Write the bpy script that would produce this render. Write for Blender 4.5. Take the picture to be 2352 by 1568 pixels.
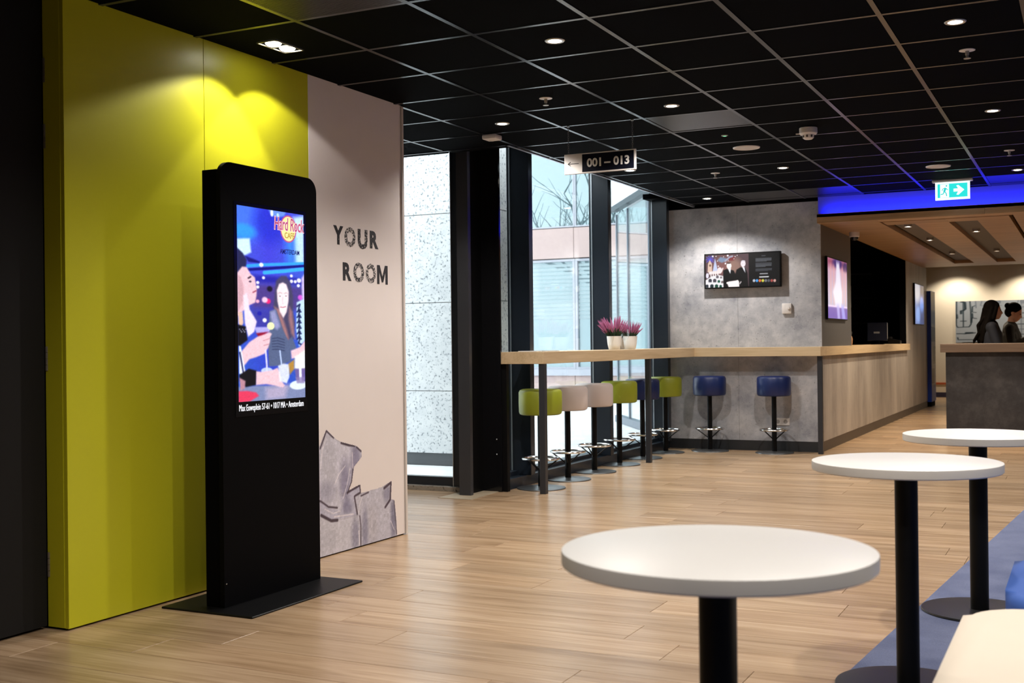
import bpy, bmesh, math, random
import numpy as np
from mathutils import Vector, Matrix
random.seed(7)
PI = math.pi
scene = bpy.context.scene
for o in list(bpy.data.objects):
    bpy.data.objects.remove(o)
C = scene.collection

# ------------------------------------------------------------------ camera
CAMH = 1.179
cam_d = bpy.data.cameras.new('camera')
cam = bpy.data.objects.new('camera', cam_d)
C.objects.link(cam)
yaw, pitch, roll = math.radians(26.3115), math.radians(0.1397), math.radians(-0.6595)
fw = Vector((-math.sin(yaw) * math.cos(pitch), math.cos(yaw) * math.cos(pitch), math.sin(pitch)))
rt = Vector((math.cos(yaw), math.sin(yaw), 0.0))
up = rt.cross(fw)
r2 = rt * math.cos(roll) + up * math.sin(roll)
u2 = -rt * math.sin(roll) + up * math.cos(roll)
M = Matrix((r2, u2, -fw)).transposed().to_4x4()
M.translation = Vector((0, 0, CAMH))
cam.matrix_world = M
cam_d.sensor_fit = 'HORIZONTAL'
cam_d.sensor_width = 36.0
cam_d.lens = 2677.4 / 2352 * 36.0
cam_d.clip_start = 0.05
cam_d.clip_end = 300
cam_d.dof.use_dof = True
cam_d.dof.focus_distance = 7.0
cam_d.dof.aperture_fstop = 5.0
scene.camera = cam

# ------------------------------------------------------------------ world, view
w = bpy.data.worlds.new('overcast_sky')
scene.world = w
w.use_nodes = True
bg = w.node_tree.nodes['Background']
bg.inputs[0].default_value = (0.90, 0.955, 1.0, 1)
bg.inputs[1].default_value = 3.5
vs = scene.view_settings
vs.view_transform = 'Standard'
vs.look = 'None'
vs.exposure = 0.28
vs.gamma = 1.0
vs.use_curve_mapping = False
cy = scene.cycles
cy.use_denoising = True
cy.max_bounces = 7
cy.diffuse_bounces = 3
cy.glossy_bounces = 3
cy.transparent_max_bounces = 8
cy.use_adaptive_sampling = True
cy.adaptive_threshold = 0.04
cy.sample_clamp_indirect = 6.0
cy.blur_glossy = 0.6
cy.caustics_reflective = False
cy.caustics_refractive = False

LAMP_W = 110.0          # power of one round downlight
WARM = (1.0, 0.935, 0.865)

# ------------------------------------------------------------------ key sizes (metres; camera stands at x = y = 0)
CZ = 2.674             # ceiling
XW = -3.84             # face of the yellow wall
GX, GY = -3.246, 4.96  # one crossing of the 0.6 m ceiling grid
YB = 12.48             # face of the grey bar wall
XR = -2.53             # face of the reception front
XG = -4.34             # glass line of the facade
CT, CB = 1.118, 1.022  # counter top, counter underside

# ------------------------------------------------------------------ materials
MATS = {}
def nodes_of(name):
    m = bpy.data.materials.new(name)
    m.use_nodes = True
    nt = m.node_tree
    return m, nt, nt.nodes['Principled BSDF']

def setp(b, **k):
    names = dict(color='Base Color', rough='Roughness', metal='Metallic', spec='Specular IOR Level',
                 coat='Coat Weight', coatr='Coat Roughness', sheen='Sheen Weight', emit='Emission Strength', ecol='Emission Color')
    for a, v in k.items():
        if a in ('color', 'ecol'):
            v = (*v, 1) if len(v) == 3 else v
        b.inputs[names[a]].default_value = v

def mat(name, color, rough=0.5, metal=0.0, spec=0.5, var=0.0, scale=8.0, bump=0.0, bscale=60.0, **k):
    """plain surface with slight procedural variation of colour and fine relief"""
    if name in MATS:
        return MATS[name]
    m, nt, b = nodes_of(name)
    setp(b, color=color, rough=rough, metal=metal, spec=spec, **k)
    L = nt.links
    tc = nt.nodes.new('ShaderNodeTexCoord')
    if var > 0:
        n = nt.nodes.new('ShaderNodeTexNoise')
        n.inputs['Scale'].default_value = scale
        n.inputs['Detail'].default_value = 5
        L.new(tc.outputs['Object'], n.inputs['Vector'])
        mx = nt.nodes.new('ShaderNodeMix')
        mx.data_type = 'RGBA'
        mx.inputs[6].default_value = (*[c * (1 - var) for c in color], 1)
        mx.inputs[7].default_value = (*[min(1, c * (1 + var)) for c in color], 1)
        L.new(n.outputs['Fac'], mx.inputs[0])
        L.new(mx.outputs[2], b.inputs['Base Color'])
    if bump > 0:
        n2 = nt.nodes.new('ShaderNodeTexNoise')
        n2.inputs['Scale'].default_value = bscale
        n2.inputs['Detail'].default_value = 3
        L.new(tc.outputs['Object'], n2.inputs['Vector'])
        bp = nt.nodes.new('ShaderNodeBump')
        bp.inputs['Strength'].default_value = bump
        bp.inputs['Distance'].default_value = 0.004
        L.new(n2.outputs['Fac'], bp.inputs['Height'])
        L.new(bp.outputs['Normal'], b.inputs['Normal'])
    MATS[name] = m
    return m

def emis(name, color, strength):
    if name in MATS:
        return MATS[name]
    m, nt, b = nodes_of(name)
    setp(b, color=(0.02, 0.02, 0.02), rough=0.4, ecol=color, emit=strength)
    m.cycles.emission_sampling = 'NONE'
    MATS[name] = m
    return m

def ramp(nt, stops):
    r = nt.nodes.new('ShaderNodeValToRGB')
    e = r.color_ramp.elements
    e[0].position, e[0].color = stops[0][0], (*stops[0][1], 1)
    e[1].position, e[1].color = stops[-1][0], (*stops[-1][1], 1)
    for p, c in stops[1:-1]:
        x = e.new(p)
        x.color = (*c, 1)
    return r

def wood(name, dark, mid, light, along='X', rough=0.42, grain=1.0, piece=True, bump=0.05, spec=0.5):
    m, nt, b = nodes_of(name)
    L = nt.links
    g = nt.nodes.new('ShaderNodeNewGeometry')
    oi = nt.nodes.new('ShaderNodeObjectInfo')
    add = nt.nodes.new('ShaderNodeMath'); add.operation = 'ADD'
    L.new(oi.outputs['Random'], add.inputs[0]); L.new(g.outputs['Random Per Island'], add.inputs[1])
    fr = nt.nodes.new('ShaderNodeMath'); fr.operation = 'FRACT'
    L.new(add.outputs[0], fr.inputs[0])
    sh = nt.nodes.new('ShaderNodeMath'); sh.operation = 'MULTIPLY'; sh.inputs[1].default_value = 37.0 if piece else 0.0
    L.new(fr.outputs[0], sh.inputs[0])
    cx = nt.nodes.new('ShaderNodeCombineXYZ')
    for i in range(3):
        L.new(sh.outputs[0], cx.inputs[i])
    va = nt.nodes.new('ShaderNodeVectorMath'); va.operation = 'ADD'
    L.new(g.outputs['Position'], va.inputs[0]); L.new(cx.outputs[0], va.inputs[1])
    def noise(sc, det, rgh=0.6):
        mp = nt.nodes.new('ShaderNodeMapping')
        mp.inputs['Scale'].default_value = sc
        L.new(va.outputs[0], mp.inputs[0])
        n = nt.nodes.new('ShaderNodeTexNoise')
        n.inputs['Scale'].default_value = 1.0
        n.inputs['Detail'].default_value = det
        n.inputs['Roughness'].default_value = rgh
        n.inputs['Distortion'].default_value = 0.6
        L.new(mp.outputs[0], n.inputs['Vector'])
        return n
    ax = {'X': (0.9, 11, 11), 'Y': (11, 0.9, 11), 'Z': (11, 11, 0.9)}[along]
    bx_ = {'X': (2.2, 60, 60), 'Y': (60, 2.2, 60), 'Z': (60, 60, 2.2)}[along]
    n1 = noise(ax, 4); n2 = noise(bx_, 3)
    mixn = nt.nodes.new('ShaderNodeMath'); mixn.operation = 'MULTIPLY_ADD'
    mixn.inputs[1].default_value = 0.62
    L.new(n1.outputs['Fac'], mixn.inputs[0])
    m2 = nt.nodes.new('ShaderNodeMath'); m2.operation = 'MULTIPLY'; m2.inputs[1].default_value = 0.38
    L.new(n2.outputs['Fac'], m2.inputs[0]); L.new(m2.outputs[0], mixn.inputs[2])
    rp = ramp(nt, [(0.34, dark), (0.5, mid), (0.66, light)])
    L.new(mixn.outputs[0], rp.inputs[0])
    # piece to piece shift
    hs = nt.nodes.new('ShaderNodeHueSaturation')
    mr = nt.nodes.new('ShaderNodeMapRange')
    mr.inputs[3].default_value = 1 - 0.16 * grain if piece else 1.0
    mr.inputs[4].default_value = 1 + 0.12 * grain if piece else 1.0
    L.new(fr.outputs[0], mr.inputs[0]); L.new(mr.outputs[0], hs.inputs['Value'])
    L.new(rp.outputs[0], hs.inputs['Color'])
    L.new(hs.outputs[0], b.inputs['Base Color'])
    bp = nt.nodes.new('ShaderNodeBump'); bp.inputs['Strength'].default_value = bump; bp.inputs['Distance'].default_value = 0.002
    L.new(n2.outputs['Fac'], bp.inputs['Height']); L.new(bp.outputs[0], b.inputs['Normal'])
    setp(b, rough=rough, spec=spec)
    MATS[name] = m
    return m

def concrete(name, a, b_, c, scale=1.0, streak=False, rough=0.55):
    m, nt, b = nodes_of(name)
    L = nt.links
    g = nt.nodes.new('ShaderNodeNewGeometry')
    mp = nt.nodes.new('ShaderNodeMapping')
    mp.inputs['Scale'].default_value = (scale, scale, scale * (0.25 if streak else 1))
    L.new(g.outputs['Position'], mp.inputs[0])
    def noise(s, d, r):
        n = nt.nodes.new('ShaderNodeTexNoise')
        n.inputs['Scale'].default_value = s; n.inputs['Detail'].default_value = d; n.inputs['Roughness'].default_value = r
        L.new(mp.outputs[0], n.inputs['Vector'])
        return n
    n1 = noise(2.4, 8, 0.62); n2 = noise(14, 6, 0.7); n3 = noise(55, 2, 0.5)
    ad = nt.nodes.new('ShaderNodeMath'); ad.operation = 'MULTIPLY_ADD'; ad.inputs[1].default_value = 0.7
    mu = nt.nodes.new('ShaderNodeMath'); mu.operation = 'MULTIPLY'; mu.inputs[1].default_value = 0.3
    L.new(n2.outputs['Fac'], mu.inputs[0]); L.new(n1.outputs['Fac'], ad.inputs[0]); L.new(mu.outputs[0], ad.inputs[2])
    rp = ramp(nt, [(0.36, a), (0.5, b_), (0.64, c)])
    L.new(ad.outputs[0], rp.inputs[0])
    # small dark pores
    r3 = ramp(nt, [(0.26, (0.45, 0.45, 0.45)), (0.33, (1, 1, 1))])
    L.new(n3.outputs['Fac'], r3.inputs[0])
    mx = nt.nodes.new('ShaderNodeMix'); mx.data_type = 'RGBA'; mx.blend_type = 'MULTIPLY'; mx.inputs[0].default_value = 0.8
    L.new(rp.outputs[0], mx.inputs[6]); L.new(r3.outputs[0], mx.inputs[7])
    L.new(mx.outputs[2], b.inputs['Base Color'])
    setp(b, rough=rough, spec=0.35)
    MATS[name] = m
    return m

def granite(name, base, specks):
    m, nt, b = nodes_of(name)
    L = nt.links
    g = nt.nodes.new('ShaderNodeNewGeometry')
    v = nt.nodes.new('ShaderNodeTexNoise'); v.inputs['Scale'].default_value = 42; v.inputs['Detail'].default_value = 2; v.inputs['Roughness'].default_value = 0.6
    L.new(g.outputs['Position'], v.inputs['Vector'])
    r = ramp(nt, [(0.30, specks[0]), (0.39, specks[1]), (0.45, base)])
    L.new(v.outputs['Fac'], r.inputs[0])
    n = nt.nodes.new('ShaderNodeTexNoise'); n.inputs['Scale'].default_value = 9; n.inputs['Detail'].default_value = 6
    L.new(g.outputs['Position'], n.inputs['Vector'])
    r2_ = ramp(nt, [(0.3, (0.84, 0.85, 0.87)), (0.65, (1, 1, 1))])
    L.new(n.outputs['Fac'], r2_.inputs[0])
    mx = nt.nodes.new('ShaderNodeMix'); mx.data_type = 'RGBA'; mx.blend_type = 'MULTIPLY'; mx.inputs[0].default_value = 1
    L.new(r.outputs[0], mx.inputs[6]); L.new(r2_.outputs[0], mx.inputs[7])
    L.new(mx.outputs[2], b.inputs['Base Color'])
    setp(b, rough=0.6, spec=0.3)
    MATS[name] = m
    return m

def pane_glass(name, tint=(0.955, 0.985, 0.985), ior=1.5, rough=0.0):
    """thin window glass: clear straight through, mirror by angle"""
    m = bpy.data.materials.new(name); m.use_nodes = True
    nt = m.node_tree; nt.nodes.clear()
    out = nt.nodes.new('ShaderNodeOutputMaterial')
    t = nt.nodes.new('ShaderNodeBsdfTransparent'); t.inputs[0].default_value = (*tint, 1)
    gl = nt.nodes.new('ShaderNodeBsdfGlossy'); gl.inputs['Roughness'].default_value = rough
    gl.inputs['Color'].default_value = (0.97, 1, 1, 1)
    fr = nt.nodes.new('ShaderNodeFresnel')
    ge = nt.nodes.new('ShaderNodeNewGeometry')
    io = nt.nodes.new('ShaderNodeMapRange'); io.inputs[3].default_value = ior; io.inputs[4].default_value = 1 / ior
    nt.links.new(ge.outputs['Backfacing'], io.inputs[0]); nt.links.new(io.outputs[0], fr.inputs[0])
    mx = nt.nodes.new('ShaderNodeMixShader')
    nt.links.new(fr.outputs[0], mx.inputs[0]); nt.links.new(t.outputs[0], mx.inputs[1]); nt.links.new(gl.outputs[0], mx.inputs[2])
    nt.links.new(mx.outputs[0], out.inputs[0])
    MATS[name] = m
    return m

def attr_mat(name, strength=None, rough=0.5, spec=0.3):
    """flat print or screen: picture colours stored on the mesh as a colour attribute"""
    m, nt, b = nodes_of(name)
    a = nt.nodes.new('ShaderNodeAttribute'); a.attribute_name = 'print'
    if strength:
        setp(b, color=(0.01, 0.01, 0.01), rough=0.25)
        nt.links.new(a.outputs['Color'], b.inputs['Emission Color'])
        b.inputs['Emission Strength'].default_value = strength
        m.cycles.emission_sampling = 'NONE'
    else:
        nt.links.new(a.outputs['Color'], b.inputs['Base Color'])
        setp(b, rough=rough, spec=spec)
    MATS[name] = m
    return m

def stencil(name, color, amount, scale=90):
    """worn stencilled ink: noise eats holes into the letter"""
    m = bpy.data.materials.new(name); m.use_nodes = True
    nt = m.node_tree; b = nt.nodes['Principled BSDF']; out = nt.nodes['Material Output']
    setp(b, color=color, rough=0.7)
    g = nt.nodes.new('ShaderNodeNewGeometry')
    n = nt.nodes.new('ShaderNodeTexNoise'); n.inputs['Scale'].default_value = scale; n.inputs['Detail'].default_value = 5; n.inputs['Roughness'].default_value = 0.7
    nt.links.new(g.outputs['Position'], n.inputs['Vector'])
    gt = nt.nodes.new('ShaderNodeMath'); gt.operation = 'GREATER_THAN'; gt.inputs[1].default_value = amount
    nt.links.new(n.outputs['Fac'], gt.inputs[0])
    t = nt.nodes.new('ShaderNodeBsdfTransparent')
    mx = nt.nodes.new('ShaderNodeMixShader')
    nt.links.new(gt.outputs[0], mx.inputs[0]); nt.links.new(b.outputs[0], mx.inputs[1]); nt.links.new(t.outputs[0], mx.inputs[2])
    nt.links.new(mx.outputs[0], out.inputs[0])
    MATS[name] = m
    return m

def carpet_mat(name):
    m, nt, b = nodes_of(name)
    L = nt.links
    g = nt.nodes.new('ShaderNodeNewGeometry')
    n = nt.nodes.new('ShaderNodeTexNoise'); n.inputs['Scale'].default_value = 5; n.inputs['Detail'].default_value = 6
    n2 = nt.nodes.new('ShaderNodeTexNoise'); n2.inputs['Scale'].default_value = 260; n2.inputs['Detail'].default_value = 2
    L.new(g.outputs['Position'], n.inputs['Vector']); L.new(g.outputs['Position'], n2.inputs['Vector'])
    r = ramp(nt, [(0.35, (0.07, 0.092, 0.20)), (0.65, (0.12, 0.145, 0.265))])
    L.new(n.outputs['Fac'], r.inputs[0])
    r2_ = ramp(nt, [(0.3, (0.6, 0.6, 0.6)), (0.7, (1.15, 1.15, 1.15))])
    L.new(n2.outputs['Fac'], r2_.inputs[0])
    mx = nt.nodes.new('ShaderNodeMix'); mx.data_type = 'RGBA'; mx.blend_type = 'MULTIPLY'; mx.inputs[0].default_value = 1
    L.new(r.outputs[0], mx.inputs[6]); L.new(r2_.outputs[0], mx.inputs[7])
    L.new(mx.outputs[2], b.inputs['Base Color'])
    bp = nt.nodes.new('ShaderNodeBump'); bp.inputs['Strength'].default_value = 0.5; bp.inputs['Distance'].default_value = 0.004
    L.new(n2.outputs['Fac'], bp.inputs['Height']); L.new(bp.outputs[0], b.inputs['Normal'])
    setp(b, rough=0.95, spec=0.1, sheen=0.3)
    MATS[name] = m
    return m

wood('oak_floor', (0.255, 0.158, 0.085), (0.375, 0.252, 0.150), (0.485, 0.345, 0.220), 'X', rough=0.27, bump=0.03, grain=0.75)
wood('oak_counter', (0.44, 0.32, 0.18), (0.54, 0.40, 0.24), (0.62, 0.475, 0.30), 'Y', rough=0.45, piece=False)
wood('oak_counter_cross', (0.44, 0.32, 0.18), (0.54, 0.40, 0.24), (0.62, 0.475, 0.30), 'X', rough=0.45, piece=False)
wood('walnut_panel', (0.26, 0.14, 0.065), (0.38, 0.215, 0.10), (0.50, 0.30, 0.155), 'X', rough=0.4, grain=1.0)
wood('brown_top', (0.10, 0.07, 0.055), (0.13, 0.092, 0.072), (0.16, 0.115, 0.09), 'X', rough=0.5, piece=False)
concrete('concrete_wall', (0.26, 0.27, 0.31), (0.43, 0.435, 0.47), (0.60, 0.595, 0.615))
concrete('concrete_front', (0.23, 0.205, 0.19), (0.33, 0.295, 0.27), (0.42, 0.38, 0.345), streak=True, rough=0.45)
concrete('concrete_desk', (0.020, 0.022, 0.029), (0.036, 0.038, 0.048), (0.066, 0.068, 0.080))
concrete('paving', (0.70, 0.71, 0.73), (0.80, 0.81, 0.82), (0.86, 0.87, 0.88), scale=0.5)
granite('granite_cladding', (0.57, 0.58, 0.58), ((0.15, 0.165, 0.175), (0.40, 0.42, 0.43)))
granite('granite_sill', (0.34, 0.30, 0.25), ((0.08, 0.07, 0.06), (0.20, 0.17, 0.14)))
pane_glass('window_glass')
pane_glass('drinking_glass', (0.97, 0.98, 0.98))
carpet_mat('blue_carpet')
yellow = mat('lime_laminate', (0.545, 0.535, 0.018), rough=0.34, spec=0.45, var=0.04, scale=3)
cream_wall = mat('cream_print_panel', (0.78, 0.71, 0.685), rough=0.5, var=0.02)
black_tile = mat('black_mineral_tile', (0.0016, 0.0021, 0.0032), rough=0.85, spec=0.02, bump=0.15, bscale=220)
gloss_tile = mat('black_metal_tile', (0.005, 0.006, 0.009), rough=0.26, spec=0.17, var=0.25, scale=3)
tbar = mat('dark_ceiling_rail', (0.018, 0.022, 0.030), rough=0.24, metal=0.1, spec=0.45, var=0.08)
black = mat('black_matt', (0.002, 0.002, 0.0025), rough=0.85, spec=0.03)
black_satin = mat('black_satin', (0.003, 0.003, 0.0035), rough=0.45, spec=0.15)
black_gloss = mat('black_gloss', (0.006, 0.006, 0.007), rough=0.12, spec=0.5)
anthr = mat('anthracite_frame', (0.012, 0.018, 0.028), rough=0.28, spec=0.6)
steel_dark = mat('painted_column_steel', (0.030, 0.031, 0.036), rough=0.32, spec=0.6, var=0.1)
door_grey = mat('dark_door_laminate', (0.010, 0.0095, 0.0095), rough=0.6, spec=0.2, var=0.08)
white_plastic = mat('white_plastic', (0.72, 0.68, 0.66), rough=0.4)
white_top = mat('white_laminate', (0.71, 0.69, 0.665), rough=0.36, var=0.015)
white_edge = mat('white_edge_band', (0.56, 0.53, 0.49), rough=0.4)
chrome = mat('brushed_chrome', (0.68, 0.67, 0.65), rough=0.2, metal=1.0)
alu = mat('aluminium_strip', (0.62, 0.65, 0.68), rough=0.35, metal=0.9)
base_steel = mat('brushed_base_plate', (0.20, 0.205, 0.21), rough=0.33, metal=0.85, var=0.12, scale=20)
black_base = mat('black_base_plate', (0.018, 0.018, 0.018), rough=0.3, spec=0.6)
lime_vinyl = mat('lime_vinyl', (0.27, 0.31, 0.016), rough=0.42, var=0.04, bump=0.05, bscale=300)
cream_vinyl = mat('cream_vinyl', (0.62, 0.54, 0.52), rough=0.42, var=0.03, bump=0.05, bscale=300)
blue_vinyl = mat('blue_vinyl', (0.003, 0.013, 0.082), rough=0.38, var=0.05, bump=0.05, bscale=300)
cream_seat = mat('cream_upholstery', (0.66, 0.575, 0.47), rough=0.7, var=0.02, bump=0.08, bscale=400)
blue_seat = mat('blue_upholstery', (0.035, 0.10, 0.38), rough=0.75, var=0.05, bump=0.1, bscale=400)
off_wall = mat('cream_paint', (0.74, 0.66, 0.54), rough=0.7, var=0.02)
grey_panel = mat('grey_side_panel', (0.075, 0.072, 0.075), rough=0.42, var=0.06)
blue_board = mat('blue_board', (0.012, 0.07, 0.62), rough=0.45)
room_wall = mat('room_paint', (0.42, 0.40, 0.38), rough=0.8)
baseb = mat('dark_plinth', (0.020, 0.022, 0.026), rough=0.45)
baseb2 = mat('brown_plinth', (0.045, 0.032, 0.024), rough=0.45)
pot_white = mat('white_ceramic', (0.74, 0.72, 0.69), rough=0.3)
grille_m = mat('grille_metal', (0.08, 0.08, 0.085), rough=0.3, metal=0.6)

# ------------------------------------------------------------------ mesh helpers
class MB:
    """collects simple shapes into one bmesh"""
    def __init__(self):
        self.bm = bmesh.new()
    def box(self, x0, x1, y0, y1, z0, z1, bevel=0.0, seg=2):
        bm = self.bm
        v = [bm.verts.new(p) for p in ((x0, y0, z0), (x1, y0, z0), (x1, y1, z0), (x0, y1, z0), (x0, y0, z1), (x1, y0, z1), (x1, y1, z1), (x0, y1, z1))]
        fs = [bm.faces.new([v[i] for i in f]) for f in ((3, 2, 1, 0), (4, 5, 6, 7), (0, 1, 5, 4), (1, 2, 6, 5), (2, 3, 7, 6), (3, 0, 4, 7))]
        if bevel > 0:
            es = list({e for f in fs for e in f.edges})
            bmesh.ops.bevel(bm, geom=es, offset=bevel, segments=seg, profile=0.5, affect='EDGES')
        return self
    def lathe(self, prof, c=(0, 0, 0), seg=32, caps=True, mat=None):
        bm = self.bm
        rings = []
        for r, z in prof:
            if r < 1e-6:
                rings.append([bm.verts.new((c[0], c[1], c[2] + z))])
            else:
                rings.append([bm.verts.new((c[0] + r * math.cos(2 * PI * i / seg), c[1] + r * math.sin(2 * PI * i / seg), c[2] + z)) for i in range(seg)])
        for a, b in zip(rings, rings[1:]):
            for i in range(seg):
                j = (i + 1) % seg
                if len(a) == 1 and len(b) == 1:
                    continue
                if len(a) == 1:
                    bm.faces.new((a[0], b[j], b[i]))
                elif len(b) == 1:
                    bm.faces.new((a[i], a[j], b[0]))
                else:
                    bm.faces.new((a[i], a[j], b[j], b[i]))
        if caps:
            if len(rings[0]) > 1:
                bm.faces.new(list(reversed(rings[0])))
            if len(rings[-1]) > 1:
                bm.faces.new(rings[-1])
        return self
    def tube(self, pts, r, seg=10, closed=False):
        bm = self.bm
        pts = [Vector(p) for p in pts]
        n = len(pts)
        rings = []
        prev = None
        for i, p in enumerate(pts):
            a = pts[(i - 1) % n] if (closed or i > 0) else p
            b = pts[(i + 1) % n] if (closed or i < n - 1) else p
            t = (b - a).normalized()
            if prev is None:
                ref = Vector((0, 0, 1)) if abs(t.z) < 0.9 else Vector((1, 0, 0))
                nn = t.cross(ref).normalized()
            else:
                nn = (prev - t * prev.dot(t)).normalized()
            prev = nn
            bb = t.cross(nn)
            rr = r[i] if isinstance(r, (list, tuple)) else r
            rings.append([bm.verts.new(p + (nn * math.cos(2 * PI * k / seg) + bb * math.sin(2 * PI * k / seg)) * rr) for k in range(seg)])
        m = n if closed else n - 1
        for i in range(m):
            a, b = rings[i], rings[(i + 1) % n]
            for k in range(seg):
                j = (k + 1) % seg
                bm.faces.new((a[k], a[j], b[j], b[k]))
        if not closed:
            bm.faces.new(list(reversed(rings[0])))
            bm.faces.new(rings[-1])
        return self
    def prism(self, poly, z0, z1, axis='z', bevel=0.0):
        """extrude a 2-D outline; axis names the extrusion direction; (u,v) -> (x,y) for z, (y,z) for x, (x,z) for y"""
        bm = self.bm
        def P(u, v, w_):
            return {'z': (u, v, w_), 'x': (w_, u, v), 'y': (u, w_, v)}[axis]
        a = [bm.verts.new(P(u, v, z0)) for u, v in poly]
        b = [bm.verts.new(P(u, v, z1)) for u, v in poly]
        n = len(poly)
        fa = bm.faces.new(list(reversed(a))); fb = bm.faces.new(b)
        for i in range(n):
            j = (i + 1) % n
            bm.faces.new((a[i], a[j], b[j], b[i]))
        if bevel > 0:
            es = list({e for f in (fa, fb) for e in f.edges})
            bmesh.ops.bevel(bm, geom=es, offset=bevel, segments=3, profile=0.5, affect='EDGES')
        return self
    def ball(self, c, r, seg=12, rings=8, scale=(1, 1, 1)):
        mtx = Matrix.Translation(c) @ Matrix.Diagonal((r * scale[0], r * scale[1], r * scale[2], 1))
        bmesh.ops.create_uvsphere(self.bm, u_segments=seg, v_segments=rings, radius=1.0, matrix=mtx)
        return self
    def mesh(self, name, smooth=True, angle=35):
        bm = self.bm
        bmesh.ops.recalc_face_normals(bm, faces=bm.faces)
        me = bpy.data.meshes.new(name)
        bm.to_mesh(me)
        bm.free()
        if smooth:
            me.shade_smooth()
            me.set_sharp_from_angle(angle=math.radians(angle))
        return me
    def build(self, name, m, parent=None, smooth=True, angle=35, **k):
        return link(name, self.mesh(name, smooth, angle), m, parent, **k)

def link(name, me, m, parent=None, kind=None, label=None, cat=None, group=None, loc=None):
    if m is not None and not me.materials:
        me.materials.append(MATS[m] if isinstance(m, str) else m)
    o = bpy.data.objects.new(name, me)
    C.objects.link(o)
    if parent is not None:
        o.parent = parent
    if loc is not None:
        o.location = loc
    tag(o, label, cat, group, kind)
    return o

def tag(o, label=None, cat=None, group=None, kind=None):
    if label: o['label'] = label
    if cat: o['category'] = cat
    if group: o['group'] = group
    if kind: o['kind'] = kind
    return o

def thing(name, label, cat, loc=(0, 0, 0), rz=0.0, group=None):
    o = bpy.data.objects.new(name, None)
    o.empty_display_size = 0.1
    C.objects.link(o)
    o.location = loc
    o.rotation_euler = (0, 0, rz)
    return tag(o, label, cat, group)

def copy_tree(o, parent=None):
    c = o.copy()
    C.objects.link(c)
    c.parent = parent
    for ch in list(o.children):
        copy_tree(ch, c)
    return c

def struct(name, mb, m, label=None, parent=None, smooth=False, cat=None):
    return mb.build(name, m, parent, smooth=smooth, kind='structure' if parent is None else None, label=label, cat=cat)

def text_mesh(s, size, ext=0.0005, offset=0.0, align='LEFT', shear=0.0, sx=1.0, space=1.0):
    cu = bpy.data.curves.new('text', 'FONT')
    cu.body = s; cu.size = size; cu.extrude = ext; cu.offset = offset; cu.align_x = align; cu.shear = shear
    cu.space_character = space
    cu.resolution_u = 3
    o = bpy.data.objects.new('text', cu)
    C.objects.link(o)
    dg = bpy.context.evaluated_depsgraph_get()
    dg.update()
    me = bpy.data.meshes.new_from_object(o.evaluated_get(dg))
    bpy.data.objects.remove(o)
    bpy.data.curves.remove(cu)
    if sx != 1.0:
        me.transform(Matrix.Diagonal((sx, 1, 1, 1)))
    return me

# frames for flat things: map text/print plane (u right, v up, w out of surface) into the room
FACE_PX = Matrix(((0, 0, 1, 0), (1, 0, 0, 0), (0, 1, 0, 0), (0, 0, 0, 1)))        # faces +x, reads along +y
FACE_NY = Matrix(((1, 0, 0, 0), (0, 0, -1, 0), (0, 1, 0, 0), (0, 0, 0, 1)))       # faces -y, reads along +x

def text(name, s, size, frame, pos, m, parent=None, **k):
    me = text_mesh(s, size, **k)
    me.transform(Matrix.Translation(pos) @ frame)
    return link(name, me, m, parent)

def frame_box(mb, a0, a1, z0, z1, t, d0, d1, axis):
    """rectangular frame of bar width t; axis 'x': plane y,z with depth d0..d1 along x; axis 'y': plane x,z"""
    for u0, u1, v0, v1 in ((a0, a1, z0, z0 + t), (a0, a1, z1 - t, z1), (a0, a0 + t, z0 + t, z1 - t), (a1 - t, a1, z0 + t, z1 - t)):
        if axis == 'x':
            mb.box(d0, d1, u0, u1, v0, v1)
        else:
            mb.box(u0, u1, d0, d1, v0, v1)
    return mb

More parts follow.
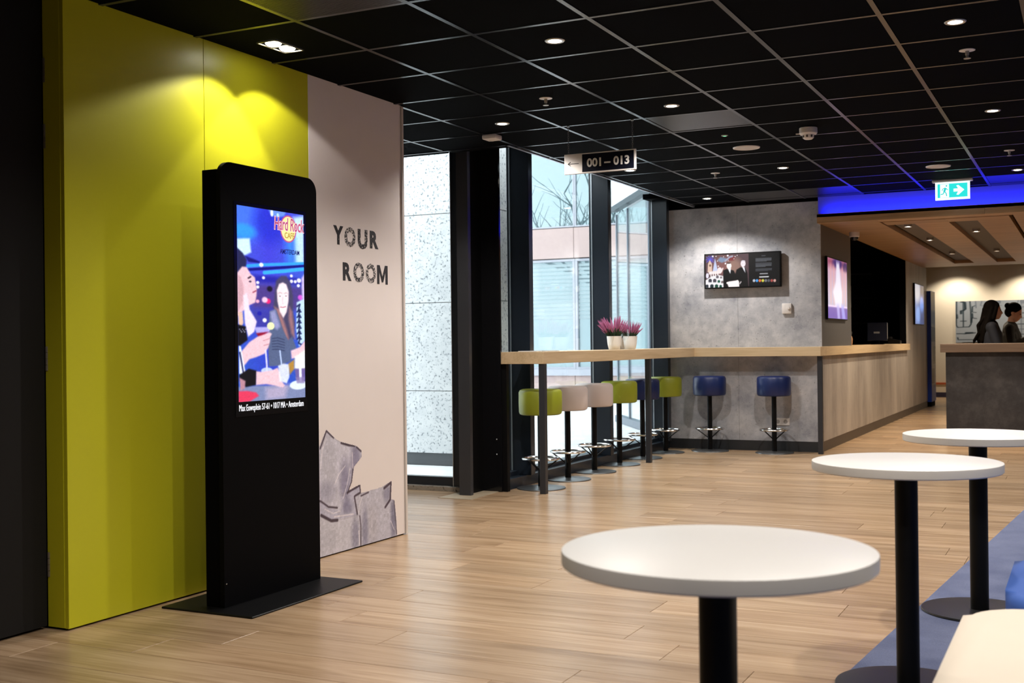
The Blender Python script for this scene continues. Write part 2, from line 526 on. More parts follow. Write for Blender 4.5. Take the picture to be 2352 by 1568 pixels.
# ------------------------------------------------------------------ painted pictures (screens, printed panels)
class Canvas:
    def __init__(self, w_, h_, col=(0, 0, 0)):
        self.w, self.h = w_, h_
        self.a = np.empty((h_, w_, 3)); self.a[:] = col
        self.alpha = np.ones((h_, w_))
        yy, xx = np.mgrid[0:h_, 0:w_]
        self.u = (xx + 0.5) / w_; self.v = (yy + 0.5) / h_
        self.ar = h_ / w_
    def put(self, mask, col, al=1.0):
        mk = np.clip(mask, 0, 1)[..., None] * al
        self.a = self.a * (1 - mk) + np.array(col) * mk
    def soft(self, d, s):
        return np.clip(0.5 - d / s, 0, 1)
    def ell(self, cu, cv, ru, rv, col, al=1.0, s=0.12, rot=0.0):
        du = self.u - cu; dv = self.v - cv
        c_, s_ = math.cos(rot), math.sin(rot)
        dv2 = dv * self.ar
        x = (du * c_ + dv2 * s_) / ru; y = (-du * s_ + dv2 * c_) / (rv * self.ar)
        self.put(self.soft(np.sqrt(x * x + y * y) - 1, s), col, al)
    def rect(self, u0, u1, v0, v1, col, al=1.0, s=0.004):
        d = np.maximum.reduce([u0 - self.u, self.u - u1, (v0 - self.v) * self.ar, (self.v - v1) * self.ar])
        self.put(self.soft(d, s), col, al)
    def poly(self, pts, col, al=1.0, s=0.01):
        P = [(p[0], p[1] * self.ar) for p in pts]
        x, y = self.u, self.v * self.ar
        ins = np.zeros_like(x, bool); dist = np.full_like(x, 9.0)
        n = len(P)
        for i in range(n):
            (x1, y1), (x2, y2) = P[i], P[(i + 1) % n]
            cond = (y1 > y) != (y2 > y)
            with np.errstate(divide='ignore', invalid='ignore'):
                xi = (x2 - x1) * (y - y1) / (y2 - y1 + 1e-12) + x1
            ins ^= cond & (x < xi)
            L2 = (x2 - x1) ** 2 + (y2 - y1) ** 2 + 1e-12
            t = np.clip(((x - x1) * (x2 - x1) + (y - y1) * (y2 - y1)) / L2, 0, 1)
            dist = np.minimum(dist, np.hypot(x - x1 - t * (x2 - x1), y - y1 - t * (y2 - y1)))
        d = np.where(ins, -dist, dist)
        self.put(self.soft(d, s), col, al)
    def line(self, pts, r, col, al=1.0, s=0.008):
        P = [(p[0], p[1] * self.ar) for p in pts]
        x, y = self.u, self.v * self.ar
        dist = np.full_like(x, 9.0)
        for (x1, y1), (x2, y2) in zip(P, P[1:]):
            L2 = (x2 - x1) ** 2 + (y2 - y1) ** 2 + 1e-12
            t = np.clip(((x - x1) * (x2 - x1) + (y - y1) * (y2 - y1)) / L2, 0, 1)
            dist = np.minimum(dist, np.hypot(x - x1 - t * (x2 - x1), y - y1 - t * (y2 - y1)))
        self.put(self.soft(dist - r, s), col, al)
    def noise(self, amp, seed=0, cell=3):
        rng = np.random.default_rng(seed)
        n = rng.normal(0, amp, (self.h // cell + 2, self.w // cell + 2))
        n = np.kron(n, np.ones((cell, cell)))[:self.h, :self.w]
        self.a = np.clip(self.a * (1 + n[..., None]), 0, 1)
    def mesh(self, name, u_vec, v_vec, origin, use_alpha=False):
        """origin is the top left corner; u_vec spans the width, v_vec the height (downwards); colours are sRGB"""
        w_, h_ = self.w, self.h
        O, U_, V_ = (np.array(t, float) for t in (origin, u_vec, v_vec))
        gu, gv = np.meshgrid(np.linspace(0, 1, w_), np.linspace(0, 1, h_))
        co = O + gu[..., None] * U_ + gv[..., None] * V_
        idx = np.arange(w_ * h_).reshape(h_, w_)
        q = np.stack([idx[1:, :-1], idx[1:, 1:], idx[:-1, 1:], idx[:-1, :-1]], -1).reshape(-1, 4)
        if use_alpha:
            am = self.alpha
            keep = (am[1:, :-1] + am[1:, 1:] + am[:-1, 1:] + am[:-1, :-1]).reshape(-1) >= 2
            q = q[keep]
        me = bpy.data.meshes.new(name)
        me.from_pydata(co.reshape(-1, 3).tolist(), [], q.tolist())
        at = me.color_attributes.new('print', 'FLOAT_COLOR', 'POINT')
        s = np.clip(self.a.reshape(-1, 3), 0, 1)
        lin = np.where(s <= 0.04045, s / 12.92, ((s + 0.055) / 1.055) ** 2.4)
        at.data.foreach_set('color', np.concatenate([lin, np.ones((len(lin), 1))], 1).astype(np.float32).ravel())
        return me

# ------------------------------------------------------------------ floor
def in_view(p):
    d = Vector(p) - Vector((0, 0, CAMH))
    z = d.dot(fw)
    if z < 0.3:
        return None
    return (1176 + 2677.4 * d.dot(r2) / z, 784 - 2677.4 * d.dot(u2) / z, z)

floor = struct('floor', MB().box(-6.2, 4.0, -2.6, 8.44, -0.06, -0.006).box(-4.42, 4.0, 8.44, 21.5, -0.06, -0.006).box(-6.1, 4.0, 21.5, 25.3, -0.06, -0.006), mat('floor_screed', (0.05, 0.035, 0.022), rough=0.8), label='light oak plank floor of the lobby', cat='floor')
PW, PL = 0.24, 1.45
rng = random.Random(3)
planks = []
j = 0
y = -2.6
while y < 25.2:
    off = rng.random() * PL
    x = -6.2 - off
    while x < 4.0:
        XL = -6.2 if y < 8.2 or y > 21.5 else -4.4
        x0, x1 = max(x, XL), min(x + PL, 4.0)
        if x1 - x0 > 0.02:
            planks.append((x0, x1, y, min(y + PW, 25.3)))
        x += PL
    y += PW
def plank_score(p):
    best = 0
    for fx_, fy_ in ((0.5, 0.5), (0.1, 0.5), (0.9, 0.5), (0.5, 0.05), (0.5, 0.95)):
        q = in_view((p[0] + (p[1] - p[0]) * fx_, p[2] + (p[3] - p[2]) * fy_, 0))
        if q and -20 < q[0] < 2372 and 0 < q[1] < 1588:
            if p[0] < -4.3 and p[2] < 12.5 and p[2] > 8.2: continue
            if p[1] < XW: continue
            best = max(best, 1.0 / q[2] ** 3)
    return best
planks.sort(key=lambda p: -plank_score(p))
G = 0.0012
pm = {}
for i, (x0, x1, y0, y1) in enumerate(planks[:290]):
    key = (round(x1 - x0, 3), round(y1 - y0, 3))
    if key not in pm:
        pm[key] = MB().box(0, x1 - x0 - 2 * G, 0, y1 - y0 - 2 * G, -0.010, 0.0, bevel=0.0008, seg=1).mesh('plank', smooth=False)
    link('plank', pm[key], 'oak_floor', floor, loc=(x0 + G, y0 + G, 0))
mb = MB()
for x0, x1, y0, y1 in planks[290:]:
    mb.box(x0 + G, x1 - G, y0 + G, y1 - G, -0.010, 0.0)
mb.build('plank_field', 'oak_floor', floor, smooth=False, kind='stuff')

# carpet laid on the planks, its edge runs at a slant
MB().prism([(-0.786 - 0.0818 * 6.2, -2.1), (3.9, -2.1), (3.9, 11.2), (-0.786 + 0.0818 * 7.1, 11.2)], 0.0005, 0.007).build(
    'carpet', 'blue_carpet', smooth=False, label='blue grey carpet under the round white tables', cat='carpet')

# ------------------------------------------------------------------ ceiling
def in_room(x, y):
    """is this the middle of a tile of the black ceiling"""
    if y > 12.3 or y < -2.6 or x > 4.0: return False
    if y < 6.2: return x > -3.85
    if y < 7.8: return x > -6.2
    return x > -3.88
ceiling = struct('ceiling', MB().box(-6.2, 4.0, -2.6, 7.82, CZ + 0.03, CZ + 0.09).box(-3.885, 4.0, 7.82, 12.33, CZ + 0.03, CZ + 0.09), black, label='black tiled ceiling with a dark grid', cat='ceiling')
tile_me = MB().box(-0.287, 0.287, -0.287, 0.287, 0.002, 0.016, bevel=0.002, seg=1).mesh('ceiling_tile', smooth=False)
tile_me.materials.append(black_tile)
tile_g = tile_me.copy(); tile_g.materials.clear(); tile_g.materials.append(gloss_tile)
gloss_at = {(-2.346, 7.66), (-2.346, 11.86), (-0.546, 11.86), (-2.946, 11.86)}
rest = MB()
ks = range(-6, 13); js = range(-13, 13)
for k in ks:
    for jj in js:
        x, y = GX + 0.6 * k + 0.3, GY + 0.6 * jj + 0.3
        if not in_room(x, y): continue
        if abs(x + 2.946) < 0.01 and abs(y - 4.06) < 0.01: continue        # the grille sits here
        if y > 12.0:
            continue
        q = in_view((x, y, CZ))
        if q and -150 < q[0] < 2500 and -150 < q[1] < 900:
            link('ceiling_tile', tile_g if any(abs(x - a) < 0.02 and abs(y - b_) < 0.02 for a, b_ in gloss_at) else tile_me, None, ceiling, loc=(x, y, CZ))
        else:
            rest.box(x - 0.287, x + 0.287, y - 0.287, y + 0.287, CZ + 0.002, CZ + 0.016)
rest.build('tile_field', black_tile, ceiling, smooth=False, kind='stuff')
for k in range(-1, 12):                                                     # narrow cut tiles against the blue cove
    x = GX + 0.6 * k + 0.3
    if -3.88 < x < 4.0:
        MB().box(x - 0.287, x + 0.287, 12.174, 12.326, CZ + 0.002, CZ + 0.016).build('cut_tile', gloss_tile if k in (0, 1, 4) else black_tile, ceiling, smooth=False)
for k in ks:
    x = GX + 0.6 * k
    if x > 4.0 or x < -6.1: continue
    y0, y1 = (-2.6, 12.33) if x > XW + 0.1 else ((6.25, 7.82) if x < -3.9 else (6.25, 12.33))
    MB().box(x - 0.012, x + 0.012, y0, y1, CZ - 0.001, CZ + 0.02).build('main_rail', tbar, ceiling, smooth=False)
for jj in js:
    y = GY + 0.6 * jj
    if y > 12.3 or y < -2.6: continue
    x0 = XW if y < 6.25 else (-6.2 if y < 7.8 else -3.885)
    MB().box(x0, 4.0, y - 0.012, y + 0.012, CZ - 0.0006, CZ + 0.018).build('cross_rail', tbar, ceiling, smooth=False)
MB().box(-3.905, -3.885, 7.82, 12.45, CZ - 0.004, CZ + 0.05).build('edge_profile', alu, ceiling, smooth=False)
MB().box(-6.2, -3.885, 7.82, 7.84, CZ - 0.004, CZ + 0.05).build('edge_profile', tbar, ceiling, smooth=False)
# ventilation grille in place of one tile: thin slats
gb = MB()
for i in range(44):
    yy = 3.772 + 0.0131 * i
    gb.box(-3.232, -2.66, yy, yy + 0.006, CZ + 0.001, CZ + 0.012)
gr_ = thing('ceiling_grille', 'black slotted air grille in the ceiling at the top edge', 'grille', (0, 0, 0))
gb.build('slats', grille_m, gr_, smooth=False, kind='stuff')
frame_box(MB(), -3.234, -2.658, 3.772, 4.348, 0.008, 0, 0, 'x').bm.free()
fb = MB()
for a in ((-3.234, -2.658, 3.768, 3.774), (-3.234, -2.658, 4.344, 4.350), (-3.234, -3.228, 3.768, 4.35), (-2.664, -2.658, 3.768, 4.35)):
    fb.box(*a, CZ, CZ + 0.014)
fb.build('grille_frame', grille_m, gr_, smooth=False)

# ------------------------------------------------------------------ left wall
wl = struct('wall_left', MB().box(-4.05, -3.862, 3.556, 6.245, 0.0, 3.0), black, label='lime and cream panelled wall on the left', cat='wall')
PANELS = ((3.55, 4.4165, yellow), (4.4195, 5.2625, yellow), (5.2635, 6.238, cream_wall))
for y0, y1, m in PANELS:
    MB().box(-3.862, XW, y0, y1, 0.008, CZ + 0.02, bevel=0.001, seg=1).build('wall_panel', m, wl, smooth=False)
MB().box(-3.957, -3.862, 3.548, 3.556, 0.010, CZ + 0.02).build('end_panel', yellow, wl, smooth=False)
MB().box(-3.957, -3.834, 6.238, 6.252, 0.004, CZ).build('edge_trim', mat('trim_cream', (0.66, 0.60, 0.56), rough=0.4), wl, smooth=False)
MB().box(-3.838, -3.834, 6.226, 6.238, 0.004, CZ).build('edge_trim', mat('trim_grey', (0.45, 0.41, 0.38), rough=0.4), wl, smooth=False)
# dark door at the picture's left edge
door = struct('door_1', MB().box(-4.02, -3.957, 2.55, 3.543, 0.012, 2.662, bevel=0.002, seg=1), door_grey, label='dark flush door beside the lime wall', cat='door')
for z in (2.36, 2.08, 1.14, 0.27):
    hb = MB()
    for q in range(4):
        hb.lathe([(0.0065, 0), (0.0065, 0.0245)], (-3.951, 3.5475, z - 0.05 + 0.026 * q), 10)
    hb.build('hinge', mat('worn_hinge', (0.22, 0.20, 0.16), rough=0.45, metal=0.8), door)
struct('wall_side', MB().box(-4.05, -3.96, -2.6, 2.545, 0, 3.0).box(-4.05, -4.022, 2.545, 3.556, 0, 3.0), door_grey, label='dark wall beside the door', cat='wall')
struct('wall_back', MB().box(-4.05, 4.1, -2.7, -2.6, 0, 3.0), room_wall, label='wall behind the seating area', cat='wall')
struct('wall_right', MB().box(4.0, 4.1, -2.6, 25.3, 0, 3.0), room_wall, label='wall at the right of the lobby', cat='wall')
struct('wall_corridor', MB().box(-6.3, -6.2, 6.2, 8.25, 0, 2.97).box(-6.3, -3.96, 6.15, 6.235, 0, 2.97).box(-6.2, -3.96, 6.15, 6.2, 0, 2.9), room_wall, label='end of the side corridor', cat='wall')

struct('ceiling_sky_stop', MB().box(-6.3, 4.1, -2.7, 8.45, 3.0, 3.12).box(-4.45, 4.1, 8.45, 21.5, 3.0, 3.12).box(-6.1, 4.1, 21.5, 25.3, 3.0, 3.12), black, label='unseen roof slab added above the ceiling to keep sky light out', cat='roof')  # unseen slab, added to stop sky light leaking in over the ceiling
# ------------------------------------------------------------------ facade
sill = struct('trim_1', MB().box(-6.2, -4.44, 8.19, 8.42, -0.002, 0.035), MATS['granite_sill'], label='granite sill strip under the corridor window', cat='sill')
w1 = struct('window_1', MB().box(-6.2, -4.47, 8.262, 8.33, 0.035, 0.105).box(-4.62, -4.47, 8.25, 8.35, 0.0, 2.95).box(-6.2, -6.12, 8.262, 8.33, 0.1, 2.95).box(-6.2, -4.47, 8.262, 8.33, 2.87, 2.95), anthr, label='tall corridor window beside the cream wall panel', cat='window')
MB().box(-6.12, -4.62, 8.294, 8.302, 0.105, 2.87).build('pane', 'window_glass', w1, smooth=False)
MB().box(-4.624, -4.618, 8.244, 8.25, 0.03, 2.9).build('bead', alu, w1, smooth=False)
struct('trim_2', MB().box(-6.2, -4.2, 7.84, 8.5, 2.95, 3.0).box(-4.45, -3.885, 8.3, 12.5, 2.95, 3.0).box(-3.885, -3.86, 7.84, 12.5, CZ + 0.05, 3.0).box(-6.2, -3.885, 7.80, 7.84, CZ + 0.05, 3.0).box(-4.45, -4.2, 8.15, 8.45, 2.95, 3.0), black, label='black window head above the glass', cat='trim')
MUL = (8.83, 10.64, 12.40)
w2 = struct('window_2', MB().box(-4.40, -4.215, 8.36, 12.47, 0.0, 0.085).box(-4.40, -4.30, 8.36, 12.47, 0.085, 0.12).box(-4.40, -4.26, 8.36, 12.47, 2.88, 2.95), anthr, label='floor to ceiling street window behind the bar table', cat='window')
for yy in MUL:
    o = MB().box(-4.385, -4.18, yy - 0.04, yy + 0.04, 0.085, 2.95, bevel=0.004, seg=1).build('mullion', anthr, w2, smooth=False)
    MB().box(-4.362, -4.350, yy - 0.046, yy - 0.04, 0.12, 2.9).build('bead', alu, o, smooth=False)
for a, b_ in ((8.38, 8.79), (8.87, 10.60), (10.68, 12.36)):
    MB().box(XG - 0.004, XG + 0.004, a, b_, 0.12, 2.88).build('pane', 'window_glass', w2, smooth=False)

# steel column by the window corner
sc_ = thing('steel_column', 'black steel column beside the end of the bar table', 'column', (-4.33, 8.2, 0))
MB().box(-0.10, 0.0, -0.20, -0.155, 0, 2.94).build('flange', steel_dark, sc_, smooth=False)
MB().box(-0.10, -0.05, -0.155, 0.11, 0, 2.94).build('web', black_satin, sc_, smooth=False)
MB().box(-0.10, 0.115, 0.11, 0.135, 0, 2.94).build('flange', black_gloss, sc_, smooth=False)
MB().box(0.09, 0.155, 0.135, 0.18, 0, 1.03).build('cover_strip', black_satin, sc_, smooth=False)
for z in (0.30, 0.42):
    MB().ball((0.075, 0.108, z), 0.006, 8, 6).build('bolt', alu, sc_)
MB().prism([(-4.515, 7.81), (-4.215, 7.80), (-4.245, 8.33), (-4.515, 8.33)], 0.0, 0.004).build('floor_plate', mat('beige_floor_plate', (0.36, 0.29, 0.20), rough=0.6, var=0.1), smooth=False, label='thin beige cover plate around the column foot', cat='plate')

# ------------------------------------------------------------------ grey bar wall and reception front
wb = struct('wall_bar', MB().box(-4.245, -2.535, YB + 0.012, 14.2, CT, 2.655), black, label='grey concrete look wall behind the bar', cat='wall')
struct('wall_bar_core', MB().box(-4.245, -2.64, YB + 0.012, 14.2, 0.0, CT - 0.001), black, label='lower core of the grey wall', cat='wall')
for x0, x1 in ((-4.245, -3.421), (-3.419, -2.523)):
    MB().box(x0, x1, YB, YB + 0.012, 0.11, 2.655).build('wall_panel', 'concrete_wall', wb, smooth=False)
MB().box(-2.535, -2.523, YB + 0.012, 14.2, CT, 2.655).build('side_panel', grey_panel, wb, smooth=False)
struct('baseboard_bar', MB().box(-4.245, -2.55, YB + 0.004, YB + 0.03, 0, 0.112), baseb, label='dark plinth of the grey wall', cat='plinth')
rc = struct('wall_reception', MB().box(XR - 0.10, XR - 0.006, 12.50, 18.95, 0.11, CB - 0.001), black, label='concrete look reception front under the oak counter', cat='wall')
rce = struct('wall_reception_end', MB().box(XR - 0.10, XR - 0.006, 18.95, 21.5, 0.11, 2.42), black, label='full height concrete panel at the far end of the reception front', cat='wall')
for i in range(8):
    y0 = 12.493 + 0.808 * i
    MB().box(XR - 0.006, XR, y0 + 0.001, min(y0 + 0.808, 18.95) - 0.001, 0.11, CB - 0.002).build('wall_panel', 'concrete_front', rc, smooth=False)
for i in range(3):
    y0 = 18.95 + 0.85 * i
    MB().box(XR - 0.006, XR, y0 + 0.001, y0 + 0.849, 0.11, 2.42).build('wall_panel', 'concrete_front', rce, smooth=False)
struct('baseboard_reception', MB().box(XR - 0.08, XR - 0.004, 12.51, 21.5, 0, 0.112), baseb2, label='brown plinth of the reception front', cat='plinth')
# dark room behind the reception counter
struct('wall_alcove', MB().box(-4.40, -4.30, 12.49, 21.5, 0, 3.0), black, label='black side of the back room behind reception', cat='wall')
struct('wall_alcove_end', MB().box(-4.3, XR - 0.1, 21.4, 21.5, 0, 3.0), black, label='black end of the back room behind reception', cat='wall')
struct('wall_alcove_near', MB().box(-4.30, -2.64, 14.201, 14.25, 0, 2.655), black, label='near side of the back room behind reception', cat='wall')
wf = struct('wall_far', MB().box(-6.0, 4.0, 25.2, 25.3, 0.30, 3.0), off_wall, label='cream wall at the far end behind reception', cat='wall')
MB().box(-6.0, 4.0, 25.185, 25.2, 0.26, 0.30).build('dado_strip', mat('orange_strip', (0.45, 0.10, 0.03), rough=0.5), wf, smooth=False)
MB().box(-6.0, 4.0, 25.19, 25.3, 0.0, 0.10).build('plinth', mat('violet_plinth', (0.03, 0.025, 0.06), rough=0.5), wf, smooth=False)
MB().box(-6.0, 4.0, 25.195, 25.3, 0.10, 0.26).build('lower_band', off_wall, wf, smooth=False)
struct('wall_passage', MB().box(-6.1, -6.0, 21.5, 25.3, 0, 3.0).box(-6.1, -2.7, 21.5, 21.6, 0, 3.0), off_wall, label='side passage wall beyond the blue board', cat='wall')

# canopy above reception with the blue light cove on top
cano = struct('ceiling_canopy', MB().box(-2.535, 4.0, 12.36, 21.0, 2.47, 2.50), black, label='walnut canopy over the reception', cat='ceiling')
T1, T2 = (-1.92, -1.64), (-1.30, -1.02)
TY0, TY1 = 13.0, 20.2
ZB = 2.41
def wpanel(x0, x1, y0, y1, z0=ZB, z1=2.47):
    MB().box(x0 + 0.001, x1 - 0.001, y0 + 0.001, y1 - 0.001, z0, z1).build('soffit_panel', 'walnut_panel', cano, smooth=False)
wpanel(-2.535, -1.94, 12.40, 16.6); wpanel(-2.535, -1.94, 16.6, 21.0)
wpanel(-1.94, -0.66, 12.40, 12.60)
wpanel(T1[0], T2[0], 12.66, TY0); wpanel(T2[0], -0.70, 12.66, TY0)
for y0, y1 in ((TY0, 16.6), (16.6, TY1)):
    wpanel(T1[1], T2[0], y0, y1); wpanel(T2[1], -0.70, y0, y1)
wpanel(-1.94, -0.66, TY1, 21.0)
wpanel(-0.66, 1.6, 12.40, 16.6); wpanel(-0.66, 1.6, 16.6, 21.0); wpanel(1.6, 4.0, 12.40, 16.6); wpanel(1.6, 4.0, 16.6, 21.0)
for k in range(4):
    x0 = -2.535 + 1.634 * k
    MB().box(x0 + 0.001, x0 + 1.633, 12.36, 12.40, ZB, 2.505).build('fascia_board', 'walnut_panel', cano, smooth=False)
trough = mat('grey_trough', (0.10, 0.09, 0.088), rough=0.6)
for a, b_ in (T1, T2):
    MB().box(a, b_, TY0, TY1, 2.464, 2.47).build('light_trough', trough, cano, smooth=False)
struct('wall_cove', MB().box(-2.535, 4.0, 12.43, 12.46, 2.50, 2.76), mat('cove_glow_tint', (0.14, 0.15, 0.80), rough=0.8), label='upright back of the blue light cove', cat='trim')  # blue glow of the light strip is tinted into the face colour
struct('ceiling_reception', MB().box(-4.4, 4.0, 12.20, 21.5, 2.765, 2.82).box(-6.0, 4.0, 21.5, 25.3, 2.76, 2.82).box(-4.4, -2.535, 12.46, 21.5, 2.66, 2.76).box(-2.535, 4.0, 20.98, 21.0, 2.47, 2.77), black, label='dark ceiling above the canopy and the back wall', cat='ceiling')
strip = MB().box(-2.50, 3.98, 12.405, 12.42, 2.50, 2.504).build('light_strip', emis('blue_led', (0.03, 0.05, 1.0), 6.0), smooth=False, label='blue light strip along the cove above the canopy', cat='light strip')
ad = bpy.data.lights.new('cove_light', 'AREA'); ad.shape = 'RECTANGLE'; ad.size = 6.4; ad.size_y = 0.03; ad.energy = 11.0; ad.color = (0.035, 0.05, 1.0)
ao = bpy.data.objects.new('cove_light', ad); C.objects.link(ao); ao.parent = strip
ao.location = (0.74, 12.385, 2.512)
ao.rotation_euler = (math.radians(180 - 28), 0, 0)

# ------------------------------------------------------------------ information kiosk
def kiosk_picture():
    c = Canvas(150, 400, (0.12, 0.22, 0.80))
    def K(X, Y):
        u = (X - 80) / 1005.0
        return (u, (Y - (60 + 155 * u)) / (2903 - 220 * u))
    def P(*pts): return [K(*p) for p in pts]
    def E(X, Y, rx, ry, col, al=1.0, s=0.15):
        u, v = K(X, Y); c.ell(u, v, rx / 1005, ry / 2800, col, al, s)
    # blue room behind
    c.a = np.stack([0.16 + 0.12 * (1 - c.v) + 0 * c.u, 0.25 + 0.18 * np.abs(c.u - 0.45) + 0 * c.v, 0.86 - 0.12 * c.v + 0 * c.u], -1)
    E(200, 250, 260, 330, (0.26, 0.50, 1.0), 0.7, 0.8)
    E(560, 330, 240, 300, (0.13, 0.17, 0.78), 0.8, 0.8)
    E(170, 450, 180, 110, (0.18, 0.62, 0.98), 0.8, 0.6)
    c.poly(P((80, 560), (260, 555), (280, 760), (180, 810), (80, 700)), (0.80, 0.93, 0.98), 1, 0.03)
    c.poly(P((920, 250), (1090, 230), (1090, 950), (940, 940)), (0.78, 0.91, 0.99), 0.95, 0.06)
    c.poly(P((800, 560), (930, 560), (930, 930), (820, 930)), (0.22, 0.60, 1.0), 0.8, 0.15)
    c.poly(P((535, 120), (805, 165), (780, 230), (690, 250), (580, 225)), (0.55, 0.80, 1.0), 0.6, 0.03)
    E(590, 185, 22, 50, (0.95, 0.98, 1.0), 0.9); E(680, 215, 20, 28, (0.8, 0.95, 1.0), 0.8)
    c.poly(P((190, 810), (400, 895), (400, 920), (240, 900)), (0.06, 0.05, 0.45), 1, 0.02)
    c.line(P((230, 960), (440, 945), (1090, 930)), 0.022, (0.20, 0.62, 1.0))
    c.line(P((240, 1015), (500, 1000), (1090, 965)), 0.018, (0.04, 0.04, 0.48))
    c.line(P((470, 1060), (760, 1040), (1090, 1010)), 0.026, (0.22, 0.66, 1.0))
    c.rect(0, 1, K(500, 1110)[1], K(500, 1210)[1], (0.12, 0.12, 0.62), 0.9, 0.05)
    c.rect(0.2, 1, K(500, 1230)[1], K(500, 1600)[1], (0.30, 0.22, 0.50), 0.9, 0.1)
    c.rect(0.2, 0.6, K(500, 1600)[1], K(500, 1900)[1], (0.22, 0.22, 0.62), 0.95, 0.1)
    for X, Y, r, col in ((425, 945, 30, (1, 1, 1)), (455, 1135, 22, (1, 1, 1)), (370, 1205, 22, (1, 1, 1)), (370, 1270, 22, (1, 1, 1)), (880, 1110, 22, (1, 1, 1)), (880, 1190, 26, (1, 1, 1)), (940, 1195, 24, (1, 1, 1)), (1000, 1180, 34, (1, 1, 1)), (990, 1255, 24, (1, 1, 1)), (520, 1480, 38, (0.95, 0.15, 0.45)), (470, 1460, 42, (0.98, 0.8, 0.9)), (365, 1480, 25, (1, 0.7, 0.8)), (1020, 1430, 40, (0.85, 0.35, 0.85)), (545, 1300, 40, (0.06, 0.04, 0.12)), (390, 1660, 30, (0.1, 0.1, 0.65)), (465, 1760, 30, (1, 1, 1))):
        E(X, Y, r, r, col, 0.95, 0.5)
    skin, skin2, hair = (0.93, 0.76, 0.80), (0.97, 0.88, 0.90), (0.27, 0.25, 0.38)
    # two guests in profile at the left
    c.poly(P((80, 690), (160, 770), (215, 870), (205, 960), (150, 1000), (80, 1090)), (0.13, 0.14, 0.30), 1, 0.02)
    c.poly(P((80, 1060), (150, 970), (215, 980), (270, 1080), (330, 1130), (345, 1250), (355, 1310), (350, 1400), (330, 1500), (240, 1540), (80, 1700)), skin, 1, 0.02)
    c.line(P((235, 1140), (270, 1120)), 0.010, (0.2, 0.14, 0.2)); c.line(P((300, 1350), (345, 1325)), 0.008, (0.6, 0.25, 0.35))
    E(262, 1190, 20, 12, (0.25, 0.2, 0.3))
    c.poly(P((80, 1080), (130, 1120), (165, 1250), (175, 1420), (130, 1560), (80, 1640)), (0.80, 0.62, 0.66), 0.9, 0.03)
    c.poly(P((160, 1390), (215, 1360), (250, 1600), (330, 1740), (350, 1780), (310, 1930), (225, 2000), (180, 1800)), (0.93, 0.86, 0.92), 1, 0.02)
    c.poly(P((85, 1640), (150, 1640), (160, 1800), (120, 1870), (90, 1800)), (0.90, 0.74, 0.66), 1, 0.02)
    c.poly(P((80, 1820), (190, 1850), (215, 2050), (110, 2130), (80, 2130)), (0.03, 0.03, 0.07), 1, 0.02)
    for k in range(7): E(105 + 14 * k, 1890 + 20 * (k % 3), 9, 9, (0.75, 0.75, 0.85), 0.8)
    # laughing woman with long hair
    c.poly(P((640, 1180), (720, 1110), (800, 1110), (860, 1200), (905, 1420), (900, 1640), (930, 1800), (900, 2040), (820, 2060), (640, 1900), (600, 1560)), hair, 1, 0.03)
    c.poly(P((610, 1560), (690, 1600), (800, 1900), (840, 2080), (770, 2000), (700, 1800)), (0.66, 0.46, 0.46), 0.9, 0.04)
    c.poly(P((840, 1560), (890, 1640), (930, 2040), (870, 1960), (830, 1750)), (0.62, 0.44, 0.46), 0.9, 0.04)
    c.poly(P((652, 1320), (690, 1225), (745, 1205), (800, 1235), (835, 1340), (830, 1480), (800, 1640), (748, 1730), (695, 1640), (660, 1480)), skin2, 1, 0.02)
    c.line(P((672, 1368), (700, 1352), (728, 1366)), 0.003, (0.55, 0.42, 0.45), 0.8); c.line(P((768, 1370), (796, 1356), (820, 1372)), 0.003, (0.55, 0.42, 0.45), 0.8)
    E(699, 1408, 13, 8, (0.38, 0.30, 0.36), 0.9); E(792, 1408, 12, 8, (0.38, 0.30, 0.36), 0.9); c.line(P((745, 1420), (735, 1510), (755, 1520)), 0.004, (0.82, 0.68, 0.72), 0.8)
    c.poly(P((705, 1570), (785, 1565), (770, 1625), (735, 1640)), (1, 1, 1), 1, 0.01); c.line(P((705, 1568), (745, 1575), (785, 1563)), 0.005, (0.6, 0.2, 0.3))
    c.poly(P((545, 1620), (640, 1600), (740, 1900), (820, 2060), (880, 2000), (950, 2180), (860, 2210), (860, 2360), (700, 2430), (520, 2440), (510, 2000)), (0.33, 0.38, 0.52), 1, 0.02)
    c.poly(P((545, 1640), (620, 1610), (700, 1850), (650, 1900), (580, 1850)), (0.60, 0.60, 0.78), 0.9, 0.04)
    for k in range(5): c.line(P((575, 2030 + 40 * k), (660, 2020 + 42 * k), (760, 2050 + 40 * k)), 0.006, (0.16, 0.19, 0.32), 0.8)
    # patterned sleeve and arm at the right
    c.poly(P((960, 1500), (1090, 1440), (1090, 2060), (990, 2150), (945, 1900)), (0.75, 0.86, 0.95), 1, 0.02)
    for k in range(7): c.line(P((965, 1560 + 80 * k), (1010, 1530 + 80 * k), (985, 1620 + 80 * k), (1025, 1640 + 80 * k)), 0.012, (0.06, 0.1, 0.30), 0.9)
    c.poly(P((1040, 1150), (1090, 1080), (1090, 1480), (1050, 1440)), (0.88, 0.80, 0.95), 0.9, 0.03)
    c.poly(P((860, 2210), (1000, 2160), (1090, 2060), (1090, 2250), (1000, 2300), (870, 2330)), skin, 1, 0.02)
    # hand with the cocktail
    c.poly(P((310, 1860), (560, 1860), (520, 1950), (400, 2000), (350, 1960)), (0.75, 0.72, 0.95), 0.85, 0.02)
    c.poly(P((340, 1950), (520, 1930), (430, 1995), (370, 2000)), (0.55, 0.04, 0.16), 1, 0.02)
    E(555, 1845, 55, 55, (0.93, 0.96, 0.72))
